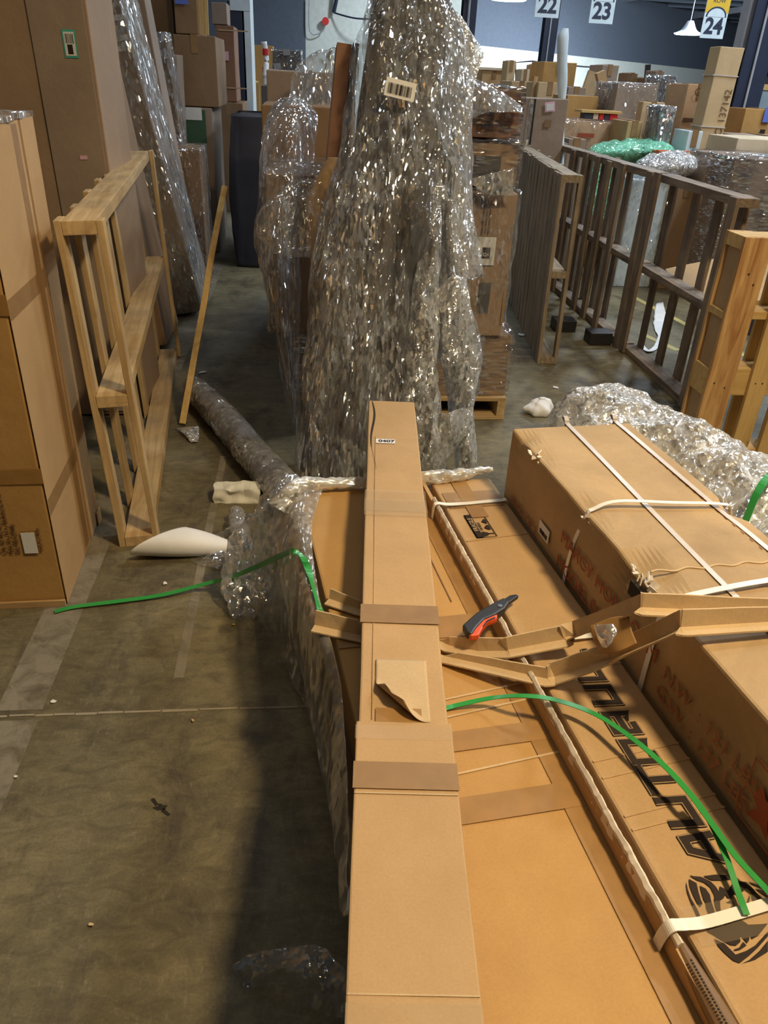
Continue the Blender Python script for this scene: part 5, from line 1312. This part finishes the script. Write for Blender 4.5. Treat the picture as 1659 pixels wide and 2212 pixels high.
BG = [ # label, xl, xr, yt, Y, depth, material, kwargs
 ('tan carton with pale wooden rim behind the bubble wrap corner', 1040, 1092, 148, 11.5, .8, 'kraft', {}),
 ('narrow upright pale carton beside the tan rimmed one', 1094, 1112, 131, 11, .3, 'kraft_light', {}),
 ('yellowish lumpy carton left of slim dark column', 1102, 1148, 176, 9.6, .5, 'kraft_light', {}),
 ('cream paper sack shaped carton on the left of slim column', 1124, 1141, 150, 10.4, .3, 'kraft_cream', {}),
 ('small pale pink carton just in front of the slim column', 1147, 1163, 139, 11.2, .3, 'kraft_salmon', {}),
 ('open gold brown carton right of the slim dark column', 1172, 1243, 134, 10.6, .6, 'kraft_gold', {}),
 ('lumpy tan carton below the open gold brown one', 1160, 1212, 178, 8.9, .5, 'kraft_light', {}),
 ('dull brown low carton right of the white wrapped pole', 1224, 1262, 188, 8.8, .4, 'kraft_grey', {}),
 ('brown carton with wide grey tape right of the white pole', 1222, 1289, 207, 8.15, .5, 'kraft_gold', dict(tape_m='tape_grey', tape_dir='x')),
 ('square brown carton standing highest left of the wrapped wide carton', 1297, 1333, 140, 10.8, .5, 'kraft_grey', {}),
 ('dark brown carton below the highest square brown one', 1304, 1328, 188, 9.4, .5, 'kraft_dark', {}),
 ('wide pinkish brown carton with film right of the white pole', 1214, 1352, 262, 7.62, .4, 'kraft_salmon', dict(wrap='film', tape_m='tape_clear')),
 ('large film wrapped mauve brown carton in the middle distance', 1330, 1416, 182, 7.9, .6, 'kraft_grey', dict(wrap='film', tape_m='tape_clear')),
 ('short brown post carton left of the black pole', 1352, 1373, 158, 9.8, .3, 'kraft_dark', {}),
 ('short dark carton just left of the black pole', 1381, 1397, 168, 9.8, .3, 'kraft_dark', {}),
 ('slanting narrow brown carton right of the black pole', 1412, 1430, 153, 9.4, .3, 'kraft_grey', {}),
 ('grey wrapped tall carton left of the leaning tan panel', 1424, 1455, 166, 9.0, .4, 'grey_board', dict(wrap='film_milky')),
 ('tan leaning carton panel before the grey wrapped tall carton', 1384, 1432, 220, 7.5, .12, 'kraft_light', {}),
 ('dark grey carton with crumpled film left of the salmon carton', 1426, 1452, 232, 7.0, .3, 'grey_board', dict(wrap='film_milky')),
 ('narrow light tan panel left of the big salmon carton', 1445, 1471, 182, 7.7, .10, 'kraft_light', {}),
 ('dark slim panel between the light tan panel and salmon carton', 1464, 1481, 186, 8.1, .10, 'kraft_dark', {}),  # solid stand-in for the dark shaded gap between its neighbours
 ('big salmon tan carton with black print left of tall tan carton', 1480, 1541, 182, 7.3, .35, 'kraft_salmon', {}),
 ('small white topped tub carton below the salmon carton', 1482, 1513, 283, 6.85, .3, 'signwhite', {}),
 ('dark carton hidden low beneath the pale tub', 1464, 1500, 300, 7.6, .3, 'kraft_dark', {}),
 ('grey clutter carton far right behind the column', 1596, 1612, 200, 9.5, .4, 'grey_board', {}),
 ('orange tan carton with blue sticker at the right edge', 1604, 1700, 236, 7.4, .33, 'kraft_gold', {}),
 ('pale carton right of the column behind the orange tan one', 1612, 1634, 188, 9.0, .4, 'kraft_light', {}),
 ('long flat brown carton edge below the orange tan carton', 1580, 1720, 293, 6.95, .3, 'kraft_grey', {}),
 ('low brown carton between the white pole and green bubble wrap', 1224, 1262, 300, 6.6, .15, 'kraft_grey', {}),
 ('brown carton low under the film wrapped mauve one', 1352, 1384, 262, 7.2, .4, 'kraft', {}),
]
made = {}
for (lb, xl, xr, yt, Y, dep, mt, kw) in BG:
    made[lb] = rect_carton(lb, xl, xr, yt, yt+60, Y, dep, mt, **kw)
# details on a few of them
r = made['tan carton with pale wooden rim behind the bubble wrap corner']
bm = box_bm(-.22, .22, -.42, -.38, 0, .03); o = mesh_obj('pale_rim', bm, K['kraft_cream'], r); o.location = (0, 0, ztop(1040, 1092, 148, 11.5)-.02)
r = made['big salmon tan carton with black print left of tall tan carton']
text('printed_text', 'O M A H', .09, K['brownink'], onY(1498, 206, 7.285)+Vector((0, -.002, 0)), (1, 0, -.1), (.1, 0, 1), r)
patch('black_label', .12, .035, K['brownink'], onY(1473, 264, 7.285)+Vector((0, -.002, 0)), (1, 0, 0), (0, 0, 1), r)
r = made['orange tan carton with blue sticker at the right edge']
patch('blue_sticker', .07, .12, K['blue_label'], onY(1646, 264, 7.385)+Vector((0, -.002, 0)), (1, 0, 0), (0, 0, 1), r)
patch('black_mark', .10, .03, K['ink'], onY(1597, 298, 7.385)+Vector((.0, -.002, 0)), (1, 0, 0), (0, 0, 1), r)
patch('black_mark', .05, .09, K['ink'], onY(1636, 303, 7.385)+Vector((.0, -.002, 0)), (1, 0, 0), (0, 0, 1), r)
patch('red_print', .16, .035, K['redink'], onY(1245, 296, 7.60)+Vector((0, -.016, 0)), (1, 0, 0), (0, 0, 1), made['wide pinkish brown carton with film right of the white pole'])
# framed mirror right of the column
c = onY(1650, 238, 8.2)
r = empty('framed_mirror', (c.x, 8.2, 0), 0, 'pale wooden framed mirror at the right edge behind cartons', 'mirror')
zt = ztop(1630, 1680, 182, 8.2)
for nm, b in (('side_rail', (-.17, -.12, 0, .04, 0, zt)), ('side_rail', (.17, .22, 0, .04, 0, zt)), ('top_rail', (-.12, .17, 0, .04, zt-.05, zt)), ('bottom_rail', (-.12, .17, 0, .04, .0, .05))):
    mesh_obj(nm, box_bm(*b), K['yellZ'], r)
mesh_obj('mirror_glass', box_bm(-.12, .17, .01, .03, .05, zt-.05), K['glasspane'], r)
# plank with dark and red goods
c = onY(1300, 262, 7.6); zz = ztop(1214, 1352, 262, 7.62)+.015
mg = [('darkbox', 1264, 1282, 'black'), ('kraft_cream', 1283, 1294, 'white'), ('red', 1296, 1306, 'red'), ('darkbox', 1307, 1318, 'second black'), ('red', 1319, 1335, 'wider red')]
for mt, xl, xr, nm in mg:
    a = onY(xl, 255, 7.66); b = onY(xr, 255, 7.66)
    o = mesh_obj('small_packet', soft_box(a.x, b.x, 7.68, 7.82, zz, zz+.048, .002, 3), K[mt], bevel=.003); tag(o, nm+' packet under the pale plank on the wide pinkish carton', 'packet', 'packets under the plank')
a = onY(1256, 246, 7.66); b = onY(1342, 255, 7.66)
o = mesh_obj('wooden_plank', soft_box(a.x, b.x, 7.66, 7.88, zz+.05, zz+.072, .002, 4), K['yellX'], bevel=.002); tag(o, 'pale wooden plank lying over small red and black packets', 'plank')
# black pole and slanted carton tubes
a = onY(1406, 190, 9.9); b = onY(1400, 139, 9.9)
o = mesh_obj('black_pole', beam_bm(Vector((a.x+.1, 9.9, 0.0)), b, .05, .05, (0, 1, 0)), K['black']); tag(o, 'slim black pole standing against the white wall band', 'pole')
def slant(label, p0, p1, Y, w, t, mat):
    a = onY(*p0, Y); b = onY(*p1, Y); d = (b-a); a2 = a-d*((a.z-.0)/d.z)
    r = empty('slanting_carton', (a2.x, Y, 0), 0, label, 'box')
    o = mesh_obj('body', beam_bm(a2+Vector((0, 0, .02)), b, w, t, (0, 1, 0)), K[mat]); keep(o, Matrix.Identity(4), r)
    o = mesh_obj('packing_tape', beam_bm(a2+Vector((0, -.002, .05)), b, w*.25, t+.004, (0, 1, 0)), K['tape_clear']); keep(o, Matrix.Identity(4), r)
slant('slanting tan carton tube wrapped in tape in the middle distance', (1312, 240), (1296, 155), 8.75, .09, .08, 'kraft')
slant('slanting tan carton leaning left of the taped tube', (1268, 205), (1285, 156), 9.1, .14, .06, 'kraft_light')
slant('thin brown carton strip leaning on the slim column', (1150, 205), (1158, 165), 9.0, .04, .04, 'kraft')
# wires and clutter on the white wall band
for k, (pts_, lb) in enumerate((([(1113, 195), (1114, 135), (1150, 132), (1165, 134)], 'thin dark pipe frame on the white wall band at left'), ([(1240, 142), (1262, 144), (1298, 146)], 'thin dark pipe along the white wall band at middle'))):
    o = mesh_obj('wall_pipe', tube_bm([onY(a, b, 17.5) for a, b in pts_], .014, 8, 1), K['navy']); tag(o, lb, 'pipe')
# pale paper sheet on the floor behind near frame
o = sheet('paper_sheet', [[onZ(1418, 655, .005), onZ(1412, 690, .01), onZ(1420, 725, .006)], [onZ(1432, 652, .01), onZ(1438, 690, .015), onZ(1425, 735, .006)]], K['paper'], sub=6, amp=.01)
tag(o, 'white paper sheet on the floor seen through the near dark pallet', 'paper')
o = mesh_obj('white_strap', ribbon_bm([onZ(1385, 745, .006), onZ(1400, 758, .01), onZ(1418, 748, .006), onZ(1428, 722, .006)], .03, .002), K['paper']); tag(o, 'curled white strap on the floor behind the near dark pallet', 'strap')
bpy.context.view_layer.update()
